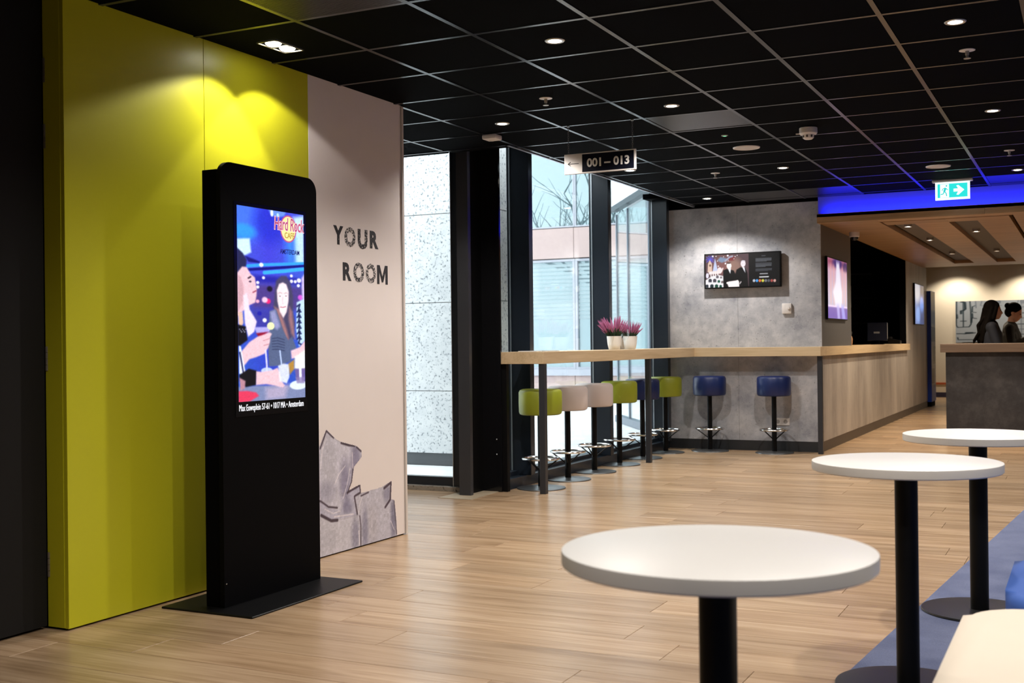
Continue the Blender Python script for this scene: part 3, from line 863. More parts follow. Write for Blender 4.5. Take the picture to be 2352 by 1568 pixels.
    c.poly(P((110, 2240), (240, 2080), (360, 2000), (540, 1940), (570, 1960), (545, 2010), (540, 2080), (515, 2160), (460, 2250), (340, 2300), (240, 2330), (160, 2430)), skin, 1, 0.02)
    c.line(P((440, 2060), (535, 2030)), 0.005, (0.72, 0.5, 0.55)); c.line(P((450, 2130), (530, 2110)), 0.005, (0.72, 0.5, 0.55))
    c.line(P((475, 2200), (490, 2420), (490, 2500)), 0.012, (0.86, 0.84, 0.95))
    E(490, 2500, 85, 45, (0.80, 0.84, 0.96), 0.9)
    c.poly(P((95, 2130), (120, 2140), (180, 2520), (130, 2560), (95, 2540)), (0.90, 0.92, 0.98), 1, 0.01)
    c.line(P((105, 2230), (150, 2520)), 0.01, (0.12, 0.14, 0.35))
    # lower hand, glass, plate, table
    c.poly(P((80, 2740), (330, 2720), (760, 2720), (1090, 2740), (1090, 2980), (80, 2980)), (0.48, 0.52, 0.68), 1, 0.03)
    c.poly(P((470, 2760), (820, 2700), (760, 2900), (480, 2930)), (0.76, 0.68, 0.78), 0.7, 0.08)
    c.poly(P((95, 2560), (230, 2470), (340, 2500), (330, 2710), (180, 2740), (95, 2640)), (0.03, 0.03, 0.06), 1, 0.02)
    c.poly(P((335, 2510), (420, 2520), (560, 2500), (650, 2460), (690, 2540), (700, 2640), (760, 2720), (730, 2750), (600, 2720), (480, 2700), (330, 2710)), skin, 1, 0.02)
    c.poly(P((660, 2430), (740, 2400), (835, 2410), (830, 2600), (790, 2690), (680, 2660)), (0.90, 0.91, 0.96), 0.9, 0.02)
    c.line(P((690, 2210), (712, 2410)), 0.010, (0.75, 0.82, 0.98))
    c.poly(P((820, 2400), (910, 2340), (910, 2480), (840, 2560)), (0.70, 0.52, 0.22), 1, 0.03)
    c.poly(P((920, 2300), (1090, 2200), (1090, 2480), (1000, 2500), (915, 2470)), (0.93, 0.93, 0.90), 1, 0.03)
    c.poly(P((915, 2480), (1090, 2470), (1080, 2680), (950, 2690)), (0.42, 0.36, 0.60), 1, 0.02)
    c.line(P((1005, 2480), (1010, 2680)), 0.02, (0.92, 0.92, 0.96))
    E(975, 2715, 140, 70, (0.86, 0.91, 0.95))
    c.poly(P((925, 2600), (1080, 2600), (1070, 2690), (950, 2690)), (0.52, 0.46, 0.66), 0.8, 0.02)
    c.poly(P((80, 2800), (200, 2795), (330, 2820), (370, 2870), (240, 2950), (80, 2970)), (0.87, 0.22, 0.36), 1, 0.02)
    c.poly(P((95, 2600), (180, 2650), (170, 2760), (110, 2790)), (0.72, 0.52, 0.58), 1, 0.02)
    k = np.array([1, 2, 1]) / 4.0                     # soften like a photograph
    for ax in (0, 1):
        pad = np.concatenate([np.take(c.a, [0], ax), c.a, np.take(c.a, [-1], ax)], ax)
        n = c.a.shape[ax]
        c.a = sum(k[i] * np.take(pad, range(i, i + n), ax) for i in range(3))
    c.noise(0.012, 1, 4); c.noise(0.015, 7, 2)
    # round emblem behind the lettering
    E(840, 420, 128, 205, (0.72, 0.30, 0.52), 1, 0.06); E(840, 420, 112, 185, (0.95, 0.90, 0.60), 1, 0.06)
    return c

ky0, ky1, KX = 4.117, 4.845, -3.49
kp = thing('information_kiosk', 'black freestanding screen kiosk in front of the lime wall', 'kiosk', (KX, 4.48, 0))
L0 = Vector((KX, 4.48, 0))
MB().box(-0.293, 0.225, -0.45, 0.41, 0, 0.009, bevel=0.003, seg=1).build('base_plate', mat('kiosk_plate', (0.004, 0.004, 0.0045), rough=0.4, spec=0.15), kp, smooth=False)
MB().box(-0.11, -0.024, ky0 - 4.48 + 0.004, ky1 - 4.48 - 0.004, 0.009, 1.985, bevel=0.003, seg=1).build('body', black, kp, smooth=False)
def rounded(y0, y1, z0, z1, r, bottom=False, n=8):
    pts = []
    cs = [(y1 - r, z1 - r, 0), (y0 + r, z1 - r, 90)]
    if bottom: cs += [(y0 + r, z0 + r, 180), (y1 - r, z0 + r, 270)]
    for cy_, cz_, a in cs:
        for i in range(n + 1):
            t = math.radians(a + 90 * i / n)
            pts.append((cy_ + r * math.cos(t), cz_ + r * math.sin(t)))
    if not bottom: pts += [(y0, z0), (y1, z0)]
    return pts
MB().prism(rounded(ky0 - 4.48, ky1 - 4.48, 0.009, 2.022, 0.07), -0.024, 0.0, 'x').build('front_panel', mat('kiosk_black', (0.002, 0.002, 0.0025), rough=0.6, spec=0.05), kp, angle=30)
scr = MB().box(0.0, 0.002, 4.205 - 4.48, 4.75 - 4.48, 0.86, 1.85).build('display', mat('display_bezel', (0.004, 0.004, 0.005), rough=0.15), kp, smooth=False)
SY0, SY1, SZ0, SZ1 = 4.226, 4.731, 0.929, 1.832
kc = kiosk_picture()
SC_E = attr_mat('kiosk_screen', strength=1.05)
link('screen_picture', kc.mesh('screen_picture', (0, SY1 - SY0, 0), (0, 0, SZ0 - SZ1), (0.0025, SY0 - 4.48, SZ1)), SC_E, scr)
def kt(name, s, size, u, v, col, strength, w_=0.0034, **k):
    return text(name, s, size, FACE_PX, Vector((w_, SY0 - 4.48 + u * (SY1 - SY0), SZ1 - v * (SZ1 - SZ0))), emis('ink_' + name, col, strength), scr, **k)
kt('lettering', 'Hard Rock', 0.088, 0.535, 0.097, (0.95, 0.55, 0.62), 1.0, w_=0.0030, offset=0.0035, shear=0.12, sx=0.60)
kt('lettering_red', 'Hard Rock', 0.088, 0.535, 0.097, (0.42, 0.05, 0.16), 1.0, offset=0.0004, shear=0.12, sx=0.60)
kt('lettering_gold', 'CAFE', 0.040, 0.695, 0.138, (0.45, 0.26, 0.03), 1.0, offset=0.0004, sx=0.85)
kt('lettering_city', 'AMSTERDAM', 0.033, 0.625, 0.224, (0.003, 0.006, 0.12), 1.0, offset=0.0003, sx=0.80)
kt('address_line', 'Max Euweplein 57-61 \u2022 1017 MA \u2022 Amsterdam', 0.042, 0.0, 1.047, (0.9, 0.9, 0.95), 1.0, sx=0.615)
MB().ball((0.0005, -0.35, 0.115), 0.004, 8, 6).build('lock', chrome, kp)

# ------------------------------------------------------------------ print on the cream panel
LET = [('Y', 5.489, 0.100, 1.761, 0.108, 0), ('O', 5.600, 0.114, 1.753, 0.118, 2), ('U', 5.737, 0.103, 1.751, 0.117, 1), ('R', 5.865, 0.093, 1.762, 0.106, 0),
       ('R', 5.580, 0.088, 1.557, 0.106, 0), ('O', 5.687, 0.114, 1.551, 0.119, 2), ('O', 5.816, 0.110, 1.552, 0.119, 2), ('M', 5.940, 0.119, 1.552, 0.115, 0)]
ink = [stencil('ink_solid', (0.010, 0.009, 0.013), 0.66, 60), stencil('ink_worn', (0.010, 0.009, 0.013), 0.56, 90), stencil('ink_faint', (0.02, 0.018, 0.022), 0.515, 110)]
wp = None
for ch in wl.children:
    if ch.name.startswith('wall_panel'):
        wp = ch
for chx, y0, wd, z0, hh, style in LET:
    if chx == 'M':
        bmx = MB()
        bmx.prism([(0, 0), (0.22, 0), (0.22, 0.62), (0.43, 0.10), (0.57, 0.10), (0.78, 0.62), (0.78, 0), (1, 0), (1, 1), (0.74, 1), (0.5, 0.40), (0.26, 1), (0, 1)], 0.0, 0.0001)
        me = bmx.mesh('letter', smooth=False)
    else:
        me = text_mesh(chx, 0.15, ext=0.0, offset=0.0075)
    co = np.array([v.co[:] for v in me.vertices])
    mn, mx_ = co.min(0), co.max(0)
    me.transform(Matrix.Translation((XW + 0.0006, y0, z0)) @ FACE_PX @ Matrix.Diagonal((wd / (mx_[0] - mn[0]), hh / (mx_[1] - mn[1]), 1, 1)) @ Matrix.Translation((-mn[0], -mn[1], 0)))
    link('letter', me, ink[style], wl)
def pillow_print():
    Y0, Y1, Z0, Z1 = 5.262, 6.15, 0.008, 0.72
    c = Canvas(222, 178, (0.72, 0.70, 0.74)); c.alpha[:] = 0
    def T(p): return [((a - Y0) / (Y1 - Y0), (Z1 - b) / (Z1 - Z0)) for a, b in p]
    P1 = [(5.262, 0.56), (5.342, 0.624), (5.403, 0.705), (5.49, 0.647), (5.537, 0.628), (5.699, 0.59), (5.749, 0.562), (5.748, 0.529), (5.668, 0.48), (5.645, 0.394), (5.601, 0.334), (5.579, 0.305), (5.551, 0.249), (5.509, 0.246), (5.415, 0.278), (5.343, 0.319), (5.262, 0.373)]
    P2 = [(5.262, 0.335), (5.343, 0.317), (5.415, 0.277), (5.523, 0.253), (5.608, 0.341), (5.73, 0.364), (5.737, 0.318), (5.679, 0.309), (5.698, 0.193), (5.619, 0.196), (5.454, 0.195), (5.361, 0.235), (5.262, 0.282)]
    P3 = [(5.262, 0.267), (5.348, 0.245), (5.44, 0.197), (5.577, 0.186), (5.676, 0.192), (5.727, 0.185), (5.733, 0.131), (5.728, 0.008), (5.262, 0.008)]
    P4 = [(5.671, 0.31), (5.78, 0.313), (5.962, 0.321), (6.072, 0.346), (6.061, 0.237), (6.101, 0.228), (6.122, 0.101), (6.128, 0.008), (5.738, 0.008), (5.733, 0.131), (5.719, 0.186), (5.691, 0.21)]
    al = Canvas(222, 178, (0, 0, 0))
    for P_ in (P1, P2, P3, P4):
        al.poly(T(P_), (1, 1, 1), 1, 0.004)
        al.line(T(P_), 0.005, (1, 1, 1), 1, 0.004)
    c.alpha = al.a[..., 0]
    for P_, col in ((P3, (0.78, 0.77, 0.81)), (P2, (0.73, 0.72, 0.79)), (P4, (0.74, 0.73, 0.78)), (P1, (0.78, 0.77, 0.82))):
        c.poly(T(P_), col, 1, 0.006)
    def sh(y, z, ry, rz, col, al_=0.6, rot=0):
        u, v = T([(y, z)])[0]
        old = c.a.copy(); c.ell(u, v, ry / (Y1 - Y0), rz / (Z1 - Z0), col, al_, 0.9, rot)
    sh(5.69, 0.50, 0.05, 0.13, (0.47, 0.45, 0.56), 0.7); sh(5.58, 0.40, 0.05, 0.12, (0.50, 0.48, 0.59), 0.7)
    sh(5.42, 0.52, 0.06, 0.16, (0.72, 0.71, 0.75), 0.6); sh(5.40, 0.36, 0.08, 0.06, (0.56, 0.55, 0.63), 0.5)
    sh(6.09, 0.12, 0.03, 0.13, (0.42, 0.41, 0.50), 0.7); sh(5.86, 0.10, 0.05, 0.12, (0.72, 0.70, 0.73), 0.6)
    sh(5.78, 0.10, 0.03, 0.12, (0.47, 0.46, 0.55), 0.6); sh(5.68, 0.08, 0.04, 0.10, (0.46, 0.45, 0.54), 0.6)
    sh(5.40, 0.09, 0.09, 0.07, (0.70, 0.69, 0.73), 0.6); sh(6.02, 0.28, 0.04, 0.05, (0.46, 0.45, 0.54), 0.6); sh(5.60, 0.25, 0.05, 0.04, (0.46, 0.45, 0.55), 0.6)
    dk = (0.25, 0.20, 0.24); lt = (0.92, 0.89, 0.91)
    for pts, r, col in (
        ([(5.342, 0.61), (5.403, 0.703), (5.47, 0.66)], 0.006, dk), ([(5.545, 0.625), (5.62, 0.606), (5.68, 0.598)], 0.008, dk), ([(5.70, 0.588), (5.745, 0.56)], 0.006, dk),
        ([(5.66, 0.47), (5.645, 0.394), (5.60, 0.33)], 0.005, dk), ([(5.262, 0.337), (5.343, 0.318), (5.415, 0.278), (5.50, 0.262)], 0.006, dk),
        ([(5.345, 0.24), (5.44, 0.197), (5.50, 0.192)], 0.010, dk), ([(5.60, 0.335), (5.73, 0.363), (5.735, 0.32), (5.68, 0.308)], 0.007, dk),
        ([(5.672, 0.305), (5.70, 0.20)], 0.007, dk), ([(5.725, 0.185), (5.735, 0.13), (5.733, 0.01)], 0.005, dk), ([(5.99, 0.316), (6.068, 0.342), (6.058, 0.24), (6.00, 0.20)], 0.009, dk),
        ([(6.10, 0.226), (6.126, 0.02)], 0.004, dk), ([(5.74, 0.30), (5.82, 0.312)], 0.005, dk),
        ([(5.58, 0.49), (5.52, 0.45), (5.48, 0.40)], 0.003, lt), ([(5.655, 0.56), (5.66, 0.47)], 0.003, lt), ([(5.63, 0.47), (5.60, 0.38), (5.56, 0.31)], 0.003, lt),
        ([(5.40, 0.66), (5.36, 0.60), (5.345, 0.50)], 0.003, lt), ([(5.47, 0.215), (5.57, 0.21), (5.66, 0.205)], 0.004, lt), ([(5.715, 0.10), (5.72, 0.02)], 0.004, lt),
        ([(5.75, 0.29), (5.72, 0.24), (5.715, 0.20)], 0.003, lt), ([(6.06, 0.11), (6.10, 0.05)], 0.003, lt), ([(5.38, 0.27), (5.46, 0.235), (5.53, 0.24)], 0.003, lt)):
        c.line(T(pts), r, col, 0.9, 0.006)
    c.noise(0.025, 2, 5); c.noise(0.02, 4, 2)
    return c.mesh('pillow_print', (0, Y1 - Y0, 0), (0, 0, Z0 - Z1), (XW + 0.0006, Y0, Z1), use_alpha=True)
link('pillow_print', pillow_print(), attr_mat('wall_print', rough=0.55), wl)

# ------------------------------------------------------------------ bar table and counter
bt = thing('bar_counter', 'long oak bar counter turning the corner along window and grey wall', 'counter', (-3.83, 8.3, 0))
def bxl(mb, x0, x1, y0, y1, z0, z1, **k): return mb.box(x0 + 3.83, x1 + 3.83, y0 - 8.3, y1 - 8.3, z0, z1, **k)
bxl(MB(), -4.205, -3.83, 8.3, 12.20, CB, CT, bevel=0.002, seg=1).build('top', 'oak_counter', bt, smooth=False)
bxl(MB(), -4.205, -2.48, 12.20, YB - 0.001, CB, CT, bevel=0.002, seg=1).build('top', 'oak_counter_cross', bt, smooth=False)
for x, y in ((-3.855, 8.335), (-3.89, 10.88), (-2.508, 12.30)):
    bxl(MB(), x - 0.025, x + 0.025, y - 0.025, y + 0.025, 0, CB, bevel=0.002, seg=1).build('leg', mat('counter_leg', (0.022, 0.024, 0.030), rough=0.4), bt, smooth=False)
rcp = MB().box(0.008, 0.05, 0.0, 6.46, CB, CT, bevel=0.002, seg=1).box(-0.36, 0.008, 1.78, 6.46, CB, CT).build('reception_counter', 'oak_counter', smooth=False, loc=(-2.48, 12.482, 0), label='oak reception counter running back along the concrete front', cat='counter')
rcp.location = (-2.53, 12.483, 0)

# ------------------------------------------------------------------ bar stools
def make_stool():
    t = thing('bar_stool', 'x', 'bar stool', (0, 0, 0))
    MB().lathe([(0.198, 0), (0.200, 0.003), (0.198, 0.009), (0.06, 0.014), (0.034, 0.02)], seg=40).build('base_plate', base_steel, t)
    MB().lathe([(0.026, 0.012), (0.026, 0.60)], seg=20).build('pole', black_satin, t)
    MB().lathe([(0.0, 0.600), (0.155, 0.602), (0.170, 0.610), (0.176, 0.625), (0.178, 0.70), (0.177, 0.785), (0.168, 0.803), (0.150, 0.811), (0.0, 0.815)], seg=48, caps=False).build('seat', lime_vinyl, t)
    pts = [(0.148 * math.cos(math.radians(a)), 0.148 * math.sin(math.radians(a)), 0.245) for a in range(0, 360, 12)]
    MB().tube(pts, 0.010, 8, closed=True).build('foot_ring', chrome, t)
    for a in (20, 160, 250):
        ca, sa = math.cos(math.radians(a)), math.sin(math.radians(a))
        MB().tube([(0.024 * ca, 0.024 * sa, 0.15), (0.144 * ca, 0.144 * sa, 0.238)], 0.006, 6).build('strut', black_satin, t)
    return t
stool0 = make_stool()
ST = [(-4.020, 8.64, lime_vinyl, 'lime green bar stool at the near end of the bar table', 10),
      (-4.060, 9.28, cream_vinyl, 'cream bar stool next to the nearest green stool', 35),
      (-4.075, 9.92, cream_vinyl, 'cream bar stool between the other cream stool and a green one', 20),
      (-4.090, 10.60, lime_vinyl, 'lime green bar stool in front of the flower pots', 0),
      (-4.095, 11.27, blue_vinyl, 'dark blue bar stool half hidden by the second counter leg', 50),
      (-4.075, 11.93, lime_vinyl, 'lime green bar stool nearest the grey wall', 15),
      (-3.685, 12.265, blue_vinyl, 'blue bar stool under the counter at the grey wall, left of two', 30),
      (-2.985, 12.265, blue_vinyl, 'blue bar stool by the wall socket, next to the corner leg', 80)]
for i, (x, y, m, lab, rz) in enumerate(ST):
    s_ = stool0 if i == 0 else copy_tree(stool0)
    s_.location = (x, y, 0); s_.rotation_euler = (0, 0, math.radians(rz))
    tag(s_, lab, 'bar stool', 'bar stools along the counter')
    for ch in s_.children:
        if ch.name.startswith('seat'):
            if m is not lime_vinyl:
                ch.data = ch.data.copy(); ch.data.materials.clear(); ch.data.materials.append(m)

# ------------------------------------------------------------------ round tables
def make_table():
    t = thing('round_table', 'x', 'table', (0, 0, 0))
    MB().lathe([(0.0, 0.7645), (0.303, 0.7645), (0.3068, 0.763), (0.0, 0.763)], seg=72, caps=False).build('top_surface', white_top, t)
    MB().lathe([(0.0, 0.7330), (0.303, 0.7330), (0.3070, 0.7365), (0.3074, 0.7590), (0.3066, 0.7632), (0.0, 0.7632)], seg=72, caps=False).build('top_board', white_edge, t)
    MB().lathe([(0.0375, 0.012), (0.0375, 0.7332)], seg=32).build('column', black_satin, t)
    MB().lathe([(0.0, 0), (0.236, 0), (0.240, 0.004), (0.238, 0.010), (0.20, 0.012), (0.0, 0.013)], seg=56, caps=False).build('base', black_base, t)
    return t
tb = make_table()
for i, (x, y, lab) in enumerate(((-0.662, 2.241, 'round white pedestal table nearest the camera'), (-0.556, 4.105, 'round white pedestal table in the middle of three'), (-0.432, 5.385, 'farthest round white pedestal table, cut by the right edge'))):
    o = tb if i == 0 else copy_tree(tb)
    o.location = (x, y, 0.007)
    tag(o, lab, 'table', 'round pedestal tables on the carpet')

# ------------------------------------------------------------------ upholstered seats at the lower right
def pouf(x0, x1, y0, y1, m, lab):
    cx_, cy_ = (x0 + x1) / 2, (y0 + y1) / 2
    t = thing('lounge_seat', lab, 'seat', (cx_, cy_, 0.007), group='square upholstered seats beside the tables')
    r = 0.17
    def outline(s):
        hx, hy = (x1 - x0) / 2 - s, (y1 - y0) / 2 - s
        p = []
        for sx_, sy_, a in ((1, 1, 0), (-1, 1, 90), (-1, -1, 180), (1, -1, 270)):
            for i in range(9):
                tt = math.radians(a + 11.25 * i)
                p.append((sx_ * (hx - r) + r * math.cos(tt), sy_ * (hy - r) + r * math.sin(tt)))
        return p
    MB().prism(outline(0), 0.30, 0.443, 'z', bevel=0.03).build('cushion', m, t, angle=60)
    MB().prism(outline(0.02), 0.06, 0.30, 'z', bevel=0.006).build('body', m, t, angle=60)
    for sx_ in (-1, 1):
        for sy_ in (-1, 1):
            MB().lathe([(0.02, 0), (0.02, 0.06)], (sx_ * ((x1 - x0) / 2 - 0.10), sy_ * ((y1 - y0) / 2 - 0.10), 0), 16).build('foot', black, t)
pouf(-0.305, 0.50, 2.40, 3.455, cream_seat, 'cream upholstered seat in the lower right corner')
pouf(-0.225, 0.58, 3.50, 4.32, blue_seat, 'blue upholstered seat behind the cream one at the right edge')

# ------------------------------------------------------------------ ceiling fixtures
def spot(parent, loc, power, angle=138, blend=0.45, col=WARM, rad=0.035, rot=(0, 0, 0)):
    l = bpy.data.lights.new('lamp_light', 'SPOT')
    l.energy = power; l.spot_size = math.radians(angle); l.spot_blend = blend; l.color = col; l.shadow_soft_size = rad
    o = bpy.data.objects.new('lamp_light', l)
    C.objects.link(o); o.parent = parent; o.location = loc; o.rotation_euler = rot
    return o
lamp_glow = emis('lamp_glow', (1.0, 0.93, 0.82), 20.0)
ring_me = MB().lathe([(0.033, 0.0), (0.034, -0.003), (0.046, -0.004), (0.050, 0.0)], seg=36, caps=False).mesh('trim_ring'); ring_me.materials.append(mat('lamp_ring', (0.55, 0.53, 0.50), rough=0.3, metal=0.6))
lens_me = MB().lathe([(0.0, -0.0042), (0.026, -0.004), (0.034, -0.001)], seg=32, caps=False).mesh('lamp_lens'); lens_me.materials.append(lamp_glow)
DL = [(-2.346, 5.26, 'round ceiling downlight at the top centre, nearest in the left row', 1.0),
      (-2.346, 7.06, 'round ceiling downlight in front of the shiny hatch tile', 1.0),
      (-3.546, 7.06, 'round ceiling downlight beside the white square detector', 1.0),
      (-0.546, 5.86, 'round ceiling downlight in the upper right corner', 1.0),
      (-0.546, 8.26, 'round ceiling downlight at the right between two sprinklers', 1.0),
      (-2.346, 10.06, 'round ceiling downlight behind the left ceiling loudspeaker', 1.0),
      (-0.546, 11.26, 'round ceiling downlight right of the exit sign', 1.0),
      (-3.546, 9.52, 'round ceiling downlight just under the room number sign', 1.0),
      (-3.546, 11.80, 'round ceiling downlight in front of the grey bar wall', 1.0),
      (-0.546, 3.46, 'round ceiling downlight above the round tables outside the frame', 1.0),
      (-2.346, 3.46, 'round ceiling downlight above the open floor outside the frame', 0.45),
      (-2.346, 1.66, 'round ceiling downlight near the camera on the left', 0.5),
      (-0.546, 1.06, 'round ceiling downlight straight above the camera', 1.0),
      (1.254, 2.26, 'round ceiling downlight right of the camera', 1.0),
      (1.254, 4.66, 'round ceiling downlight above the seats at the right', 1.0),
      (1.254, 7.06, 'round ceiling downlight above the carpet at the right', 1.0),
      (1.254, 9.46, 'round ceiling downlight at the right end of the carpet', 1.0)]
for x, y, lab, f_ in DL:
    t = thing('downlight', lab, 'ceiling lamp', (x, y, CZ + 0.001), group='round ceiling downlights')
    link('trim_ring', ring_me, None, t); link('lamp_lens', lens_me, None, t)
    spot(t, (0, 0, -0.012), LAMP_W * f_)
# twin square spot by the lime wall
t = thing('twin_spotlight', 'rectangular twin spotlight in the ceiling beside the lime wall', 'ceiling lamp', (-3.585, 4.69, CZ + 0.001))
fb = MB()
for a in ((-0.060, 0.060, -0.115, -0.108), (-0.060, 0.060, 0.108, 0.115), (-0.060, -0.053, -0.115, 0.115), (0.053, 0.060, -0.115, 0.115), (-0.056, 0.056, -0.004, 0.004)):
    fb.box(*a, -0.006, 0.0)
fb.build('frame', mat('lamp_frame', (0.45, 0.44, 0.40), rough=0.3, metal=0.7), t, smooth=False)
for s_ in (-1, 1):
    MB().lathe([(0.0, -0.012), (0.030, -0.010), (0.040, 0.0)], (0.0, s_ * 0.056, 0), 28, caps=False).build('lamp_lens', lamp_glow, t)
spot(t, (-0.01, 0.06, -0.016), LAMP_W * 0.22, angle=114, blend=0.12, rot=(math.radians(12), 0, 0))
spot(t, (-0.01, -0.10, -0.016), LAMP_W * 0.28, angle=110, blend=0.22, rot=(math.radians(-14), 0, 0))
# sprinklers
def sprinkler(x, y, lab):
    t = thing('sprinkler', lab, 'sprinkler', (x, y, CZ + 0.001), group='ceiling sprinklers')
    MB().lathe([(0.040, 0.0), (0.040, -0.003), (0.014, -0.006), (0.012, -0.006)], seg=28).build('cover_plate', white_plastic, t)
    MB().lathe([(0.010, -0.006), (0.010, -0.024), (0.007, -0.028), (0.007, -0.042)], seg=14).build('nozzle', mat('sprinkler_metal', (0.42, 0.40, 0.36), rough=0.35, metal=0.3), t)
    MB().lathe([(0.004, -0.040), (0.018, -0.042), (0.018, -0.0445), (0.004, -0.0445)], seg=20).build('deflector', mat('sprinkler_metal', (0.42, 0.40, 0.36)), t)
sprinkler(-2.946, 6.46, 'sprinkler head near the centre of the ceiling, above the number sign')
sprinkler(-0.546, 6.46, 'sprinkler head below the upper right downlight')
sprinkler(-2.946, 10.06, 'small sprinkler head above the grey bar wall')
sprinkler(-0.546, 10.06, 'small sprinkler head right of the exit sign at the right edge')
for x, y, lab in ((-2.346, 8.86, 'round white ceiling loudspeaker left of the smoke detector'), (-1.146, 10.66, 'round white ceiling loudspeaker above the exit sign')):
    t = thing('ceiling_loudspeaker', lab, 'loudspeaker', (x, y, CZ + 0.001), group='ceiling loudspeakers')
    MB().lathe([(0.104, 0.0), (0.102, -0.006), (0.094, -0.008), (0.090, -0.006)], seg=40, caps=False).build('rim', white_plastic, t)
    MB().lathe([(0.0, -0.0065), (0.092, -0.0065)], seg=40, caps=False).build('cover', mat('speaker_mesh', (0.60, 0.56, 0.55), rough=0.6, bump=0.3, bscale=700), t)
t = thing('smoke_detector', 'white round smoke detector on the black ceiling', 'smoke detector', (-1.746, 8.26, CZ + 0.001))
MB().lathe([(0.058, 0.0), (0.062, -0.004), (0.062, -0.040), (0.056, -0.048), (0.044, -0.050)], seg=36).build('base', white_plastic, t)
MB().lathe([(0.044, -0.048), (0.040, -0.062), (0.036, -0.074), (0.026, -0.082), (0.0, -0.084)], seg=32, caps=False).build('sensor_head', white_plastic, t)
for a in range(0, 360, 45):
    ca, sa = math.cos(math.radians(a)), math.sin(math.radians(a))
    so = MB().box(-0.006, 0.006, -0.0025, 0.0025, -0.071, -0.055).build('slot', mat('slot_dark', (0.08, 0.07, 0.07), rough=0.6), t, smooth=False)
    so.location = (0.0405 * ca, 0.0405 * sa, 0); so.rotation_euler = (0, 0, math.radians(a + 90))
MB().box(-0.086, -0.058, -0.005, 0.005, -0.042, -0.034).build('indicator', white_plastic, t, smooth=False)
t = thing('motion_detector', 'white square detector box at the ceiling beside the number sign', 'detector', (-3.80, 7.40, CZ))
MB().box(-0.055, 0.055, -0.055, 0.055, -0.036, 0.0, bevel=0.010).build('housing', white_plastic, t)
MB().lathe([(0.022, -0.036), (0.016, -0.043), (0.0, -0.046)], seg=20).build('lens', white_plastic, t)
t = thing('status_light', 'tiny green indicator light on the black ceiling', 'indicator', (-2.346, 8.26, CZ + 0.001))
MB().lathe([(0.024, 0.001), (0.023, -0.004), (0.014, -0.006)], seg=20).build('bezel', mat('led_bezel', (0.35, 0.40, 0.36), rough=0.4), t)
MB().lathe([(0.014, -0.006), (0.0, -0.008)], seg=16, caps=False).build('lens', emis('led_green', (0.3, 1.0, 0.55), 1.0), t)

# ------------------------------------------------------------------ hanging room number sign
SGY = 7.37
t = thing('hanging_sign', 'white hanging sign with arrow and room numbers 001 to 013', 'sign', (-2.962, SGY, 2.341))
MB().box(-0.261, 0.261, -0.008, 0.008, 0.0, 0.139, bevel=0.002, seg=1).build('board', white_plastic, t, smooth=False)
MB().box(-0.127, 0.248, -0.0095, -0.008, 0.010, 0.130).build('number_field', mat('sign_black', (0.004, 0.005, 0.012), rough=0.5, spec=0.1), t, smooth=False)
for nm, s_, xx in (('numerals', '001', -0.092), ('dash', '\u2013', 0.038), ('numerals', '013', 0.102)):
    text(nm, s_, 0.078, FACE_NY, Vector((xx, -0.0102, 0.043)), mat('sign_white', (0.74, 0.72, 0.70), rough=0.5), t, offset=0.0026, sx=1.0, ext=0.0003)
ar = MB()
ar.box(-0.232, -0.152, -0.0090, -0.008, 0.0685, 0.0725)
ar.prism([(-0.236, 0.0705), (-0.214, 0.086), (-0.211, 0.083), (-0.228, 0.0705), (-0.211, 0.058), (-0.214, 0.055)], -0.0090, -0.008, 'y')
ar.build('arrow', mat('arrow_black', (0.01, 0.01, 0.012), rough=0.5), t, smooth=False)
for xx in (-0.232, 0.236):
    cb = MB()
    n = 14
    for i in range(n):
        z = 0.139 + (CZ - 2.341 - 0.139) * (i + 0.5) / n
        h = (CZ - 2.341 - 0.139) / n * 0.72
        pts = []
        for q in range(10):
            a = 2 * PI * q / 10
            dx, dz = 0.0045 * math.cos(a), h * math.sin(a)
            pts.append((xx + dx, 0, z + dz) if i % 2 == 0 else (xx, dx, z + dz))
        cb.tube(pts, 0.0012, 5, closed=True)
    cb.build('chain', mat('chain_metal', (0.22, 0.22, 0.24), rough=0.4, metal=0.6), t)
    MB().box(xx - 0.008, xx + 0.008, -0.006, 0.006, CZ - 2.341 - 0.006, CZ - 2.341).build('ceiling_hook', alu, t, smooth=False)

# ------------------------------------------------------------------ exit sign
t = thing('exit_sign', 'lit green exit sign with running man and arrow under the ceiling', 'exit sign', (-1.125, 11.62, 2.487))
MB().box(-0.178, 0.178, -0.03, 0.03, 0.165, 0.186, bevel=0.003, seg=1).build('housing', white_plastic, t, smooth=False)
MB().box(-0.152, 0.152, -0.008, 0.008, 0.0, 0.166).build('light_panel', emis('exit_white', (0.80, 1.0, 0.97), 1.3), t, smooth=False)
MB().box(-0.132, 0.132, -0.010, -0.008, 0.020, 0.150).build('green_field', emis('exit_green', (0.02, 0.66, 0.62), 1.0), t, smooth=False)
ew = emis('exit_mark', (0.85, 1.0, 0.97), 1.1)
MB().box(-0.108, -0.030, -0.0112, -0.010, 0.022, 0.146).build('door_mark', ew, t, smooth=False)
eg = emis('exit_man', (0.02, 0.60, 0.58), 0.9)
mm = MB()
def limb(pts, wd):
    for (x1, z1), (x2, z2) in zip(pts, pts[1:]):
        d = Vector((x2 - x1, z2 - z1)); n_ = Vector((-d.y, d.x)).normalized() * wd
        mm.prism([(x1 + n_.x, z1 + n_.y), (x1 - n_.x, z1 - n_.y), (x2 - n_.x, z2 - n_.y), (x2 + n_.x, z2 + n_.y)], -0.0122, -0.0112, 'y')
mm.prism([(-0.052 + 0.008 * math.cos(a * PI / 5), 0.130 + 0.008 * math.sin(a * PI / 5)) for a in range(10)], -0.0122, -0.0112, 'y')
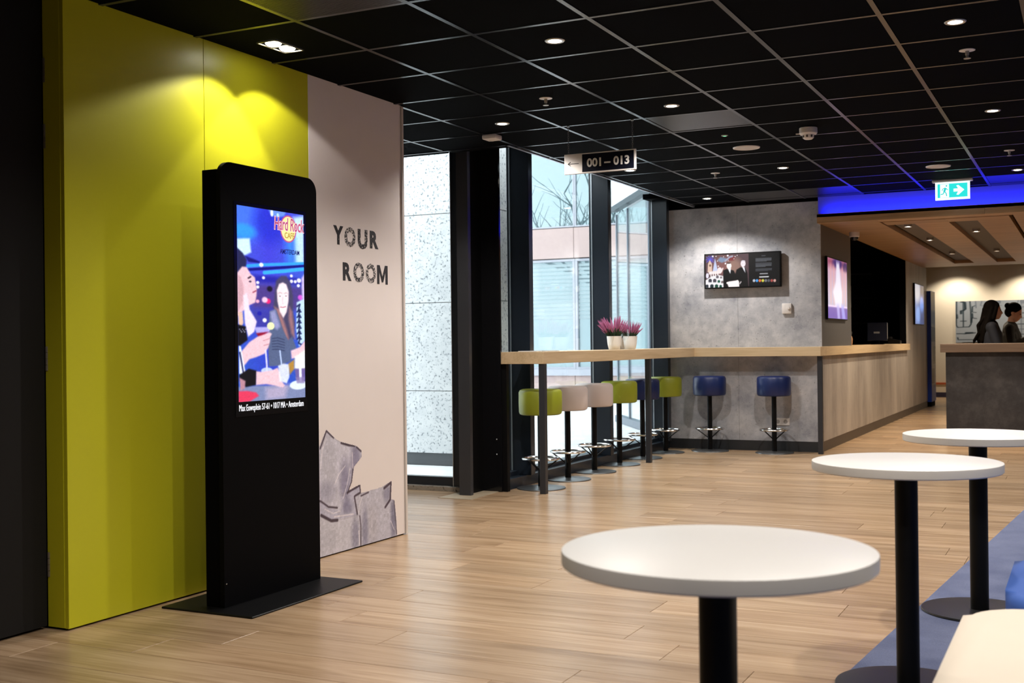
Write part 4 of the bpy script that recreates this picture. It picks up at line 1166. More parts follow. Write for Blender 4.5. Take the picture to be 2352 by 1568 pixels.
limb([(-0.060, 0.112), (-0.072, 0.078)], 0.009); limb([(-0.062, 0.112), (-0.084, 0.104), (-0.092, 0.086)], 0.0035); limb([(-0.058, 0.110), (-0.046, 0.094), (-0.036, 0.096)], 0.0035)
limb([(-0.072, 0.080), (-0.056, 0.062), (-0.050, 0.034)], 0.0045); limb([(-0.074, 0.080), (-0.080, 0.056), (-0.104, 0.052)], 0.0045)
mm.build('running_man', eg, t, smooth=False)
MB().prism([(0.010, 0.072), (0.010, 0.100), (0.050, 0.100), (0.034, 0.128), (0.052, 0.132), (0.104, 0.086), (0.052, 0.040), (0.034, 0.044), (0.050, 0.072)], -0.0112, -0.010, 'y').build('arrow', ew, t, smooth=False)

# ------------------------------------------------------------------ screens and fittings on the grey wall
def bar_tv_picture():
    c = Canvas(190, 88, (0.30, 0.22, 0.24))
    def Q(X, Y):
        u = (X - 215) / 1840.0
        top = 290 - 95 * u; bot = 1085 - 50 * u
        return (u, (Y - top) / (bot - top))
    def P(*p): return [Q(*a) for a in p]
    def E(X, Y, rx, ry, col, al=1.0, s=0.2):
        u, v = Q(X, Y); c.ell(u, v, rx / 1840, ry / 820, col, al, s)
    c.rect(0, 0.6, 0, 1, (0.33, 0.25, 0.27))
    E(700, 560, 330, 260, (0.58, 0.38, 0.36), 0.7, 0.9); E(960, 560, 180, 200, (0.62, 0.50, 0.44), 0.7, 0.9); E(870, 360, 90, 60, (0.48, 0.16, 0.18), 0.8, 0.7)
    for k in range(10):
        a = k * 0.63
        c.line(P((340, 400), (340 + 105 * math.cos(a), 400 + 95 * math.sin(a))), 0.006, (0.34, 0.33, 0.82), 0.9)
    c.poly(P((270, 700), (285, 500), (330, 400), (385, 500), (390, 720)), (0.85, 0.73, 0.66), 1, 0.01)
    E(340, 540, 26, 30, (0.45, 0.36, 0.30))
    c.poly(P((400, 700), (465, 365), (540, 700)), (0.74, 0.78, 0.90), 1, 0.01)
    E(580, 660, 60, 80, (0.93, 0.86, 0.86)); c.poly(P((620, 680), (650, 590), (675, 600), (640, 690)), (0.93, 0.88, 0.88), 1, 0.01)
    c.poly(P((300, 690), (560, 660), (560, 740), (300, 760)), (0.90, 0.84, 0.84), 1, 0.01)
    for k in range(4): c.rect(Q(345 + 58 * k, 700)[0], Q(370 + 58 * k, 700)[0], Q(345, 690)[1], Q(345, 815)[1], (0.94, 0.90, 0.90))
    c.poly(P((220, 900), (380, 800), (560, 770), (680, 800), (680, 1090), (220, 1090)), (0.90, 0.89, 0.90), 1, 0.01)
    E(265, 790, 35, 65, (0.88, 0.86, 0.93))
    for X, Y, r, col in ((335, 905, 44, (0.22, 0.22, 0.27)), (450, 905, 44, (0.28, 0.26, 0.30)), (555, 925, 34, (0.08, 0.32, 0.25)), (640, 940, 30, (0.45, 0.40, 0.40)), (520, 815, 36, (0.40, 0.37, 0.40)), (612, 830, 26, (0.48, 0.44, 0.46)), (255, 1040, 40, (0.18, 0.20, 0.24)), (378, 1040, 46, (0.10, 0.18, 0.20)), (495, 1040, 44, (0.05, 0.26, 0.20)), (598, 1045, 34, (0.05, 0.28, 0.22))):
        E(X, Y, r, r, col); c.rect(Q(X - r * 0.9, Y)[0], Q(X + r * 0.9, Y)[0], Q(X, Y)[1], Q(X, Y + r)[1], col)
    c.poly(P((530, 400), (600, 330), (740, 360), (800, 400), (640, 470), (560, 440)), (0.48, 0.55, 0.66), 1, 0.02)
    c.line(P((720, 430), (830, 330), (900, 310)), 0.012, (0.62, 0.62, 0.70))
    for X, Y, r in ((408, 315, 20), (490, 315, 12), (785, 295, 22), (725, 490, 20), (680, 325, 10), (525, 430, 12), (970, 315, 12), (800, 420, 9), (545, 555, 16), (1020, 285, 8), (940, 370, 9)):
        E(X, Y, r, r, (0.95, 0.94, 0.97), 1, 0.4)
    # two figures in dark suits holding a white sheet
    c.poly(P((665, 660), (760, 620), (850, 640), (930, 660), (1000, 800), (980, 1085), (670, 1085)), (0.02, 0.02, 0.03), 1, 0.01)
    c.poly(P((1000, 640), (1100, 580), (1220, 600), (1270, 720), (1290, 1060), (960, 1060), (970, 760)), (0.02, 0.02, 0.03), 1, 0.01)
    c.poly(P((780, 600), (862, 600), (845, 740), (815, 680)), (0.95, 0.95, 0.97), 1, 0.008); c.poly(P((1135, 560), (1200, 580), (1218, 715), (1180, 650)), (0.92, 0.92, 0.95), 1, 0.008)
    E(815, 545, 60, 75, (0.98, 0.94, 0.93)); E(1165, 490, 60, 80, (0.93, 0.88, 0.90)); E(810, 478, 52, 18, (0.25, 0.20, 0.20), 0.9)
    E(1168, 430, 52, 22, (0.85, 0.82, 0.86), 0.9)
    for X, Y in ((1145, 495), (1190, 498)): E(X, Y, 9, 6, (0.45, 0.35, 0.40))
    c.poly(P((760, 960), (800, 930), (1010, 900), (1060, 930), (1065, 1060), (800, 1070)), (0.95, 0.90, 0.90), 1, 0.01)
    E(775, 965, 28, 24, (0.98, 0.93, 0.92)); E(1020, 920, 26, 24, (0.98, 0.93, 0.92)); c.poly(P((1070, 980), (1105, 920), (1120, 940), (1080, 1000)), (0.9, 0.86, 0.86), 1, 0.01)
    # dark text column
    c.rect(0.592, 1, 0, 1, (0.02, 0.025, 0.04))
    rng_ = random.Random(5)
    for blk, (a, b_) in enumerate(((350, 450), (465, 590), (610, 690))):
        n = int((b_ - a) / 18)
        for k in range(n):
            v0 = a + 18 * k
            c.rect(Q(1470, 0)[0], Q(1870 - (rng_.random() * 170 if k == n - 1 else rng_.random() * 12), 0)[0], Q(1650, v0)[1], Q(1650, v0 + 9)[1], (0.42, 0.43, 0.46), 0.9)
    c.rect(Q(1620, 0)[0], Q(1720, 0)[0], Q(1650, 285)[1], Q(1650, 300)[1], (0.3, 0.3, 0.33)); c.rect(Q(1570, 0)[0], Q(1770, 0)[0], Q(1650, 725)[1], Q(1650, 750)[1], (0.6, 0.6, 0.62))
    c.rect(Q(1560, 0)[0], Q(1790, 0)[0], Q(1650, 805)[1], Q(1650, 830)[1], (0.85, 0.85, 0.86))
    for k, col in enumerate(((0.75, 0.76, 0.8), (0.30, 0.62, 0.90), (0.88, 0.45, 0.22), (0.82, 0.80, 0.30), (0.45, 0.45, 0.48), (0.35, 0.35, 0.38), (0.65, 0.30, 0.28), (0.80, 0.62, 0.58))):
        E(1430 + 72 * k, 910, 32, 36, col, 0.95, 0.4)
    return c

def tv(name_label, face, w_, h_, loc, pic, strength, depth=0.05):
    """flat screen: housing, bezel and lit picture; local frame: u right, v up, picture faces the viewer"""
    t = thing('television', name_label, 'television', loc)
    Fm = FACE_NY if face == 'ny' else FACE_PX
    def xf(me):
        me.transform(Fm); return me
    mb = MB().box(-w_ / 2, w_ / 2, -h_ / 2, h_ / 2, -depth, 0.0, bevel=0.004, seg=1)
    link('housing', xf(mb.mesh('housing', False)), black_satin, t)
    b_ = 0.014
    me = pic.mesh('screen_picture', (w_ - 2 * b_, 0, 0), (0, -(h_ - 2 * b_), 0), (-w_ / 2 + b_, h_ / 2 - b_, 0.0008))
    link('screen_picture', xf(me), attr_mat('screen_' + loc.__repr__()[:12] + str(random.random())[2:5], strength=strength), t)
    return t
tv('black framed screen on the grey concrete wall showing two figures', 'ny', 0.84, 0.382, (-3.35, YB - 0.075, 1.952), bar_tv_picture(), 1.0)
MB().box(-3.45, -3.25, YB - 0.024, YB, 1.85, 2.05).build('screen_bracket', black, smooth=False, label='flat black bracket behind the bar screen', cat='bracket')

c2 = Canvas(60, 40, (0.80, 0.66, 0.72))
c2.a = np.stack([0.80 - 0.1 * c2.v, 0.60 + 0.12 * c2.v, 0.68 + 0.14 * c2.v], -1) + 0 * c2.u[..., None]
c2.rect(0, 1, 0, 0.13, (0.52, 0.20, 0.32), 0.9, 0.1); c2.ell(0.5, 0.07, 0.25, 0.08, (0.16, 0.12, 0.42), 0.8, 0.6); c2.ell(0.9, 0.1, 0.12, 0.08, (0.15, 0.10, 0.35), 0.8, 0.6)
for u_ in (0.15, 0.30, 0.75, 0.9): c2.line([(u_, 0.15), (u_, 0.72)], 0.03, (0.88, 0.64, 0.58), 0.5, 0.06)
c2.poly([(0.44, 0.05), (0.58, 0.05), (0.66, 0.40), (0.72, 0.55), (0.70, 0.80), (0.80, 1), (0.42, 1), (0.36, 0.75), (0.25, 0.55), (0.40, 0.38)], (0.88, 0.86, 0.92), 0.95, 0.06)
c2.rect(0, 1, 0.80, 1, (0.38, 0.24, 0.62), 0.85, 0.02); c2.line([(0, 0.79), (1, 0.79)], 0.006, (0.9, 0.8, 0.92)); c2.poly([(0.42, 0.75), (0.56, 0.75), (0.60, 1), (0.48, 1)], (0.72, 0.68, 0.90), 0.8, 0.05); c2.poly([(0.66, 0.75), (0.80, 0.75), (0.90, 1), (0.72, 1)], (0.66, 0.64, 0.92), 0.8, 0.05)
tv('screen with pink and violet picture on the dark panel beside the grey wall', 'px', 1.13, 0.68, (-2.495, 13.245, 1.748), c2, 0.95, depth=0.026)
c3 = Canvas(50, 34, (0.22, 0.36, 0.66))
c3.a = np.stack([0.45 - 0.35 * c3.u, 0.52 - 0.32 * c3.u, 0.72 - 0.28 * c3.u], -1)
c3.ell(0.25, 0.15, 0.35, 0.3, (0.70, 0.70, 0.72), 0.8, 0.7); c3.rect(0.58, 1, 0, 0.26, (0.03, 0.06, 0.20), 0.9, 0.1); c3.ell(0.75, 0.5, 0.22, 0.2, (0.42, 0.58, 0.90), 0.8, 0.4); c3.ell(0.35, 0.75, 0.25, 0.2, (0.55, 0.68, 0.92), 0.7, 0.5); c3.rect(0.55, 1, 0.7, 1, (0.06, 0.12, 0.34), 0.8, 0.2)
tv('screen with blue picture on the concrete panel by the blue board', 'px', 1.12, 0.675, (-2.500, 20.30, 1.76), c3, 0.9, depth=0.026)

t = thing('thermostat', 'white square room controller on the grey wall under the screen', 'thermostat', (-2.884, YB - 0.001, 1.528))
MB().box(-0.05, 0.05, -0.026, 0.0, -0.055, 0.055, bevel=0.004).build('housing', white_plastic, t)
dl_ = MB().lathe([(0.015, 0), (0.014, 0.012), (0.0, 0.013)], seg=20).build('dial', white_plastic, t)
dl_.rotation_euler = (PI / 2, 0, 0); dl_.location = (0.022, -0.026, 0.004)
t = thing('wall_socket', 'white double wall socket low on the grey wall behind a blue stool', 'socket', (-2.955, YB - 0.001, 0.318))
MB().box(-0.085, 0.085, -0.010, 0.0, -0.04, 0.04, bevel=0.003, seg=1).build('plate', white_plastic, t, smooth=False)
for xx in (-0.042, 0.042):
    so = MB().lathe([(0.022, 0), (0.022, 0.001), (0.019, 0.001)], seg=20).build('socket_well', mat('socket_grey', (0.30, 0.28, 0.27), rough=0.5), t)
    so.rotation_euler = (PI / 2, 0, 0); so.location = (xx, -0.0102, 0)

# ------------------------------------------------------------------ things on the bar counter
def heather(x, y, lab, seed, n=70, lean=0.0, tall=1.0):
    rg = random.Random(seed)
    t = thing('potted_heather', lab, 'potted plant', (x, y, CT + 0.0005), group='potted plants on the bar counter')
    MB().lathe([(0.0, 0.0), (0.046, 0.0), (0.052, 0.006), (0.062, 0.05), (0.068, 0.115), (0.0695, 0.126), (0.066, 0.126), (0.062, 0.115)], seg=36, caps=False).build('pot', pot_white, t)
    MB().lathe([(0.0, 0.112), (0.064, 0.112)], seg=24, caps=False).build('soil', mat('potting_soil', (0.015, 0.011, 0.008), rough=0.9), t)
    g_, p_ = MB(), MB()
    for i in range(n):
        a = rg.random() * 2 * PI; s = rg.random() ** 0.6
        b0 = Vector((0.05 * s * math.cos(a), 0.05 * s * math.sin(a), 0.112))
        out = 0.35 + 1.0 * s * rg.random()
        ln = (0.10 + 0.09 * rg.random()) * tall
        d = Vector((math.cos(a) * out * 0.7 + lean, math.sin(a) * out * 0.7, 1)).normalized()
        mid = b0 + d * ln * 0.45
        tip = b0 + d * ln + Vector((0, 0, -0.012 * out))
        g_.tube([b0, mid], [0.0035, 0.003], 4)
        p_.tube([mid, mid.lerp(tip, 0.3), mid.lerp(tip, 0.7), tip], [0.002, 0.0042, 0.0032, 0.0008], 5)
    g_.build('stems', mat('heather_green', (0.02, 0.05, 0.02), rough=0.8, var=0.3), t, kind='stuff')
    p_.build('flower_spikes', mat('heather_pink', (0.36, 0.10, 0.22), rough=0.8, var=0.35, scale=40), t, kind='stuff')
    return t
heather(-3.985, 10.22, 'pink heather in a white pot, nearer of the two on the bar table', 4, 150, lean=-0.18, tall=1.15)
heather(-3.975, 10.62, 'pink heather in a white pot, farther one on the bar table', 9, 110, lean=0.1, tall=0.95)
t = thing('potted_chrysanthemum', 'white flowering plant behind the pink heather pots', 'potted plant', (-4.125, 10.77, CT + 0.0005), group='potted plants on the bar counter')
MB().lathe([(0.0, 0.0), (0.044, 0.0), (0.05, 0.006), (0.060, 0.08), (0.064, 0.112), (0.060, 0.112)], seg=32, caps=False).build('pot', pot_white, t)
fl = MB(); rg = random.Random(1)
lf = MB()
for i in range(46):
    a = rg.random() * 2 * PI; s = math.sqrt(rg.random())
    p_ = (0.07 * s * math.cos(a), 0.07 * s * math.sin(a), 0.205 + 0.045 * (1 - s * s) + 0.008 * rg.random())
    fl.ball(p_, 0.013, 7, 5, (1, 1, 0.55))
    lf.tube([(p_[0] * 0.5, p_[1] * 0.5, 0.105), (p_[0], p_[1], p_[2] - 0.006)], [0.004, 0.003], 4)
fl.build('blossoms', mat('white_petal', (0.80, 0.80, 0.80), rough=0.7), t, kind='stuff')
lf.build('stems', mat('heather_green', (0.02, 0.05, 0.02)), t, kind='stuff')
t = thing('wine_glass', 'clear stemmed glass between the flower pots', 'glass', (-3.93, 10.36, CT + 0.0005))
MB().lathe([(0.034, 0.0), (0.034, 0.002), (0.006, 0.006), (0.004, 0.012), (0.004, 0.075), (0.012, 0.085), (0.034, 0.11), (0.040, 0.14), (0.034, 0.19), (0.033, 0.19), (0.038, 0.14), (0.032, 0.112), (0.010, 0.088), (0.0, 0.086)], seg=28, caps=True).build('glass_body', 'drinking_glass', t)
mag = attr_mat('magazine_cover', rough=0.4)
for i, (x, y, rz, col, lab) in enumerate(((-4.04, 8.50, 12, (0.72, 0.75, 0.80), 'pale folded leaflet lying on the near end of the bar table'), (-4.02, 8.74, -8, (0.35, 0.45, 0.62), 'bluish magazine lying flat on the bar table'))):
    cv = Canvas(30, 40, col); cv.rect(0.1, 0.9, 0.08, 0.3, (0.9, 0.9, 0.92)); cv.rect(0.1, 0.6, 0.4, 0.9, (0.25, 0.3, 0.42))
    t = thing('leaflet', lab, 'leaflet', (x, y, CT + 0.0005), math.radians(rz), group='leaflets on the bar table')
    MB().box(-0.075, 0.075, -0.105, 0.105, 0, 0.006, bevel=0.0008, seg=1).build('pages', mat('paper', (0.75, 0.75, 0.74), rough=0.7), t, smooth=False)
    link('cover_print', cv.mesh('cover_print', (0.15, 0, 0), (0, -0.21, 0), (-0.075, 0.105, 0.0064)), mag, t)

# ------------------------------------------------------------------ reception: counter things, back wall, desk
t = thing('monitor', 'dark blue monitor standing on the reception counter', 'monitor', (-2.66, 17.0, CT))
MB().box(-0.14, 0.13, -0.02, 0.02, 0.05, 0.31, bevel=0.006, seg=1).build('housing', mat('navy_plastic', (0.004, 0.010, 0.035), rough=0.35), t, smooth=False)
MB().box(-0.02, 0.02, -0.01, 0.02, 0.0, 0.06).build('stand', black, t, smooth=False)
MB().box(-0.08, 0.08, -0.07, 0.07, 0.0, 0.008).build('foot', black, t, smooth=False)
MB().box(-0.05, 0.03, -0.0212, -0.02, 0.155, 0.180).build('label_plate', mat('grey_label', (0.30, 0.32, 0.36), rough=0.5), t, smooth=False)
MB().box(0.131, 0.134, -0.018, 0.018, 0.08, 0.30).build('edge_strip', alu, t, smooth=False)
t = thing('telephone', 'black telephone at the far end of the reception counter', 'telephone', (-2.66, 18.6, CT))
MB().prism([(-0.09, 0.0), (0.09, 0.0), (0.09, 0.05), (-0.09, 0.09)], -0.08, 0.08, 'y').build('base', black_satin, t, smooth=False)
MB().box(-0.10, -0.04, -0.10, 0.10, 0.078, 0.11, bevel=0.012).build('handset', black_satin, t)
t = thing('brown_jar', 'small brown jar on the reception counter beside the dark panel', 'jar', (-2.60, 14.45, CT))
MB().lathe([(0.0, 0.0), (0.036, 0.0), (0.045, 0.03), (0.046, 0.08), (0.036, 0.115), (0.030, 0.12), (0.0, 0.12)], seg=28, caps=False).build('body', mat('terracotta', (0.30, 0.15, 0.07), rough=0.6, var=0.15), t)
MB().lathe([(0.030, 0.118), (0.040, 0.14), (0.044, 0.165), (0.03, 0.17), (0.0, 0.168)], seg=20).build('dark_lid', mat('dark_lid', (0.02, 0.02, 0.02), rough=0.5), t)
# menu board on the end wall of the back room
cm = Canvas(60, 120, (0.018, 0.020, 0.026))
rg = random.Random(8)
for v0 in (0.02, 0.36, 0.72):
    cm.rect(0.12, 0.9, v0, v0 + 0.022, (0.33, 0.33, 0.36), 0.8)
    for k in range(9):
        cm.rect(0.12 + 0.08 * k, 0.15 + 0.08 * k, v0 + 0.03, v0 + 0.10 + 0.16 * rg.random(), (0.16, 0.17, 0.20), 0.6)
t = thing('menu_board', 'dark chalk board with faint writing in the back room', 'board', (-3.62, 21.39, 1.75))
MB().box(-0.26, 0.26, -0.02, 0.0, -0.62, 0.66).build('board', black, t, smooth=False)
link('chalk_print', cm.mesh('chalk_print', (0.48, 0, 0), (0, 0, -1.24), (-0.24, -0.0206, 0.64)), attr_mat('chalk_writing', rough=0.8), t)
MB().box(-0.25, -0.17, -0.026, -0.021, 0.02, 0.40).build('paper_strip', mat('paper', (0.75, 0.75, 0.74)), t, smooth=False)

t = thing('blue_board', 'tall dark blue upright board at the end of the reception front', 'board', (-2.52, 21.56, 0.0))
MB().box(-0.052, 0.052, 0.0, 0.62, 0.085, 2.03, bevel=0.003, seg=1).build('body', blue_board, t, smooth=False)
MB().box(-0.04, 0.04, 0.04, 0.58, 0.0, 0.085).build('foot', black, t, smooth=False)
cb_ = Canvas(30, 100, (0.55, 0.58, 0.66))
cb_.rect(0, 1, 0.0, 0.22, (0.66, 0.65, 0.68)); cb_.rect(0, 1, 0.18, 0.30, (0.22, 0.35, 0.62), 0.9, 0.1); cb_.rect(0, 1, 0.33, 0.46, (0.02, 0.02, 0.03)); cb_.rect(0.3, 1, 0.5, 0.66, (0.03, 0.03, 0.05)); cb_.rect(0, 0.7, 0.70, 0.84, (0.04, 0.04, 0.08)); cb_.rect(0, 1, 0.86, 1, (0.25, 0.40, 0.78), 0.9, 0.1)
link('side_print', cb_.mesh('side_print', (0, 0.60, 0), (0, 0, -1.92), (0.0527, 0.01, 2.02)), attr_mat('board_print', rough=0.4), t)

def pipes_picture():
    c = Canvas(230, 100, (0.60, 0.63, 0.67))
    c.a *= (0.90 + 0.12 * c.v)[..., None]
    D, M_ = (0.09, 0.14, 0.17), (0.36, 0.39, 0.44)
    Hm = lambda X, Y: ((X - 730) / 4500.0, (Y - 320) / 930.0)
    def ln(pts, r, col=D): c.line([Hm(*p) for p in pts], r, col, 0.92, 0.004)
    ln([(765, 320), (755, 860), (790, 905), (1060, 895), (1105, 830), (1105, 700), (1085, 320)], 0.0035)
    ln([(925, 330), (920, 890)], 0.003); ln([(880, 340), (965, 350), (975, 500), (930, 530), (870, 540), (870, 600)], 0.006); ln([(860, 765), (985, 765)], 0.004)
    ln([(770, 620), (775, 700)], 0.005); ln([(1120, 700), (1110, 800)], 0.005)
    ln([(770, 1045), (860, 1045), (960, 1050), (1200, 1030)], 0.004); ln([(990, 1030), (1130, 1030)], 0.008); ln([(780, 1130), (800, 1180), (1220, 1180)], 0.0035); ln([(900, 1245), (1300, 1235)], 0.004)
    ln([(1200, 430), (1140, 450), (1135, 570), (1220, 580)], 0.003); ln([(1135, 600), (1145, 700), (1230, 715)], 0.0035); ln([(1215, 330), (1225, 480)], 0.003, M_)
    for k in range(8): ln([(1360 + 420 * k, 330), (1330 + 420 * k, 430), (1390 + 420 * k, 440)], 0.0025, M_)
    for k, Y in enumerate((480, 610, 720, 850, 960, 1070, 1180)): ln([(2060, Y), (3300 + 150 * (k % 3), Y + 5), (3400 + 150 * (k % 3), Y + 90)], 0.0035, D if k % 2 else M_)
    for k in range(9): ln([(2260 + 330 * k, 330 + 20 * (k % 3)), (2260 + 330 * k, 1220)], 0.0025, D if k % 3 else M_)
    for k in range(6):
        u, v = Hm(1740 + 560 * k, 360); c.ell(u, v, 0.014, 0.05, M_, 0.7, 0.3)
        u, v = Hm(2600 + 460 * k, 1020 - 90 * (k % 2)); c.ell(u, v, 0.012, 0.04, D, 0.8, 0.3)
    return c
t = thing('pipe_picture', 'wide grey picture of pipes on the far cream wall', 'picture', (-2.41, 25.2, 1.107))
MB().box(0, 3.6, -0.022, 0.0, 0, 0.838).build('panel', mat('picture_edge', (0.12, 0.13, 0.14), rough=0.5), t, smooth=False)
link('pipe_print', pipes_picture().mesh('pipe_print', (3.6, 0, 0), (0, 0, -0.838), (0, -0.0226, 0.838)), attr_mat('picture_print', rough=0.45), t)

dk = thing('reception_desk', 'dark concrete look reception desk with brown top at the right', 'desk', (-1.54, 14.86, 0))
MB().box(0, 4.4, 0, 0.012, 0.0, CB).build('front_panel', 'concrete_desk', dk, smooth=False)
MB().box(0, 0.012, 0.012, 0.75, 0.0, CB).build('side_panel', 'concrete_desk', dk, smooth=False)
MB().box(0.014, 4.38, 0.014, 0.73, 0.02, CB - 0.002).build('carcass', black, dk, smooth=False)
MB().box(-0.055, 4.45, -0.05, 0.80, CB, CT + 0.006, bevel=0.002, seg=1).build('top', 'brown_top', dk, smooth=False)

# dome camera, canopy spots, sprinkler
t = thing('dome_camera', 'white dome camera under the walnut canopy', 'camera', (-2.375, 13.63, ZB))
MB().lathe([(0.056, 0.0), (0.058, -0.012), (0.057, -0.05), (0.05, -0.056)], seg=32).build('housing', white_plastic, t)
MB().lathe([(0.046, -0.052), (0.042, -0.075), (0.028, -0.092), (0.0, -0.098)], seg=28, caps=False).build('dome', black_gloss, t)
for x, y, lab in ((-1.78, 13.55, 'canopy spotlight in the first grey trough, nearer'), (-1.78, 15.55, 'canopy spotlight in the first grey trough, second'), (-1.78, 18.2, 'canopy spotlight in the first grey trough, farthest'),
               (-1.16, 14.6, 'canopy spotlight in the second grey trough, nearer'), (-1.16, 18.0, 'canopy spotlight in the second grey trough, farther'), (0.6, 14.2, 'canopy spotlight right of the desk, nearer'), (0.6, 17.6, 'canopy spotlight right of the desk, farther')):
    t = thing('canopy_spotlight', lab, 'ceiling lamp', (x, y, 2.464 if x < 0 else ZB), group='spotlights in the reception canopy')
    MB().lathe([(0.042, 0.0), (0.044, -0.03), (0.038, -0.034), (0.034, -0.028)], seg=28, caps=False).build('housing', mat('spot_housing', (0.50, 0.47, 0.42), rough=0.3, metal=0.6), t)
    MB().lathe([(0.0, -0.030), (0.036, -0.029)], seg=24, caps=False).build('lamp_lens', lamp_glow, t)
    spot(t, (0, 0, -0.04), LAMP_W * 1.15, angle=130, blend=0.6, col=(1.0, 0.82, 0.60))
for x, lab in ((-2.36, 'wall washer lamp above the far cream wall, left'), (-1.02, 'wall washer lamp above the far cream wall, middle'), (0.5, 'wall washer lamp above the far cream wall, right')):
    t = thing('wall_washer', lab, 'ceiling lamp', (x, 24.68, 2.76), group='wall washer lamps at the far wall')
    MB().lathe([(0.05, 0.0), (0.05, -0.05), (0.04, -0.05)], seg=24, caps=False).build('housing', black, t)
    MB().lathe([(0.0, -0.048), (0.042, -0.047)], seg=24, caps=False).build('lamp_lens', lamp_glow, t)
    spot(t, (0, 0, -0.055), LAMP_W * 1.0, angle=124, blend=0.6, col=(1.0, 0.88, 0.70), rot=(math.radians(4), 0, 0))

# ------------------------------------------------------------------ two members of staff
def grown(mb, name, voxel, smooth_it=8):
    """weld overlapping rounded volumes into one continuous skin"""
    me = mb.mesh(name, smooth=False)
    o = bpy.data.objects.new(name, me); C.objects.link(o)
    r = o.modifiers.new('weld', 'REMESH'); r.mode = 'VOXEL'; r.voxel_size = voxel
    s = o.modifiers.new('even', 'SMOOTH'); s.factor = 0.5; s.iterations = smooth_it
    dg = bpy.context.evaluated_depsgraph_get(); dg.update()
    out = bpy.data.meshes.new_from_object(o.evaluated_get(dg))
    bpy.data.objects.remove(o); bpy.data.meshes.remove(me)
    out.shade_smooth()
    return out
def cap(mb, a, ra, b, rb):
    mb.tube([a, b], [ra, rb], 12)
    mb.ball(a, ra, 12, 8); mb.ball(b, rb, 12, 8)
def limbs(mb, chain):
    for (a, ra), (b, rb) in zip(chain, chain[1:]):
        cap(mb, a, ra, b, rb)
def arm(side, elbow, wrist):
    sh_ = (0.0, side * 0.165, 1.335)
    return [(sh_, 0.052), (elbow, 0.040), (wrist, 0.027)]
def hand(mb, wrist, d, side):
    w_ = Vector(wrist); d = Vector(d).normalized()
    lat = d.cross(Vector((0, 0, 1))).normalized()
    upv = lat.cross(d)
    palm = w_ + d * 0.045
    for k in (-1, 0, 1):
        cap(mb, w_ + lat * 0.012 * k, 0.018, w_ + d * 0.085 + lat * 0.022 * k, 0.014)
    for k, ln in ((-1.5, 0.055), (-0.5, 0.070), (0.5, 0.074), (1.5, 0.064)):
        b0 = w_ + d * 0.085 + lat * 0.018 * k
        m_ = b0 + d * ln * 0.55 - upv * 0.012
        cap(mb, b0, 0.0095, m_, 0.0088); cap(mb, m_, 0.0088, m_ + d * ln * 0.30 - upv * ln * 0.42, 0.0075)
    th = w_ + d * 0.030 + lat * 0.030 * side
    cap(mb, w_ + d * 0.02, 0.014, th + lat * 0.012 * side, 0.0115); cap(mb, th + lat * 0.012 * side, 0.0115, th + d * 0.045 + lat * 0.018 * side - upv * 0.01, 0.009)
def head_shape(mb, c, tilt):
    R_ = Matrix.Rotation(tilt, 3, 'Y')
    P = lambda x, y, z: tuple(Vector(c) + R_ @ Vector((x, y, z)))
    mb.ball(P(-0.012, 0, 0.03), 0.088, 20, 14, (1.05, 0.88, 0.98)); mb.ball(P(0.020, 0, -0.02), 0.072, 16, 12, (1.0, 0.90, 1.25))
    mb.ball(P(0.052, 0, -0.085), 0.030, 12, 8, (1.0, 1.2, 0.9)); cap(mb, P(0.02, 0.045, -0.06), 0.022, P(0.055, 0.012, -0.09), 0.018); cap(mb, P(0.02, -0.045, -0.06), 0.022, P(0.055, -0.012, -0.09), 0.018)
    cap(mb, P(0.084, 0, 0.008), 0.008, P(0.106, 0, -0.030), 0.0115); mb.ball(P(0.094, 0.010, -0.034), 0.008, 8, 6); mb.ball(P(0.094, -0.010, -0.034), 0.008, 8, 6)
    cap(mb, P(0.086, -0.014, -0.058), 0.0075, P(0.086, 0.014, -0.058), 0.0075); cap(mb, P(0.083, -0.012, -0.069), 0.008, P(0.083, 0.012, -0.069), 0.008)
    cap(mb, P(0.080, 0.012, 0.022), 0.009, P(0.070, 0.045, 0.020), 0.008); cap(mb, P(0.080, -0.012, 0.022), 0.009, P(0.070, -0.045, 0.020), 0.008)
    for s in (-1, 1): mb.ball(P(-0.008, s * 0.078, -0.015), 0.026, 10, 8, (0.8, 0.35, 1.2))
    return P
skin_m = mat('skin', (0.62, 0.36, 0.26), rough=0.5, var=0.05)
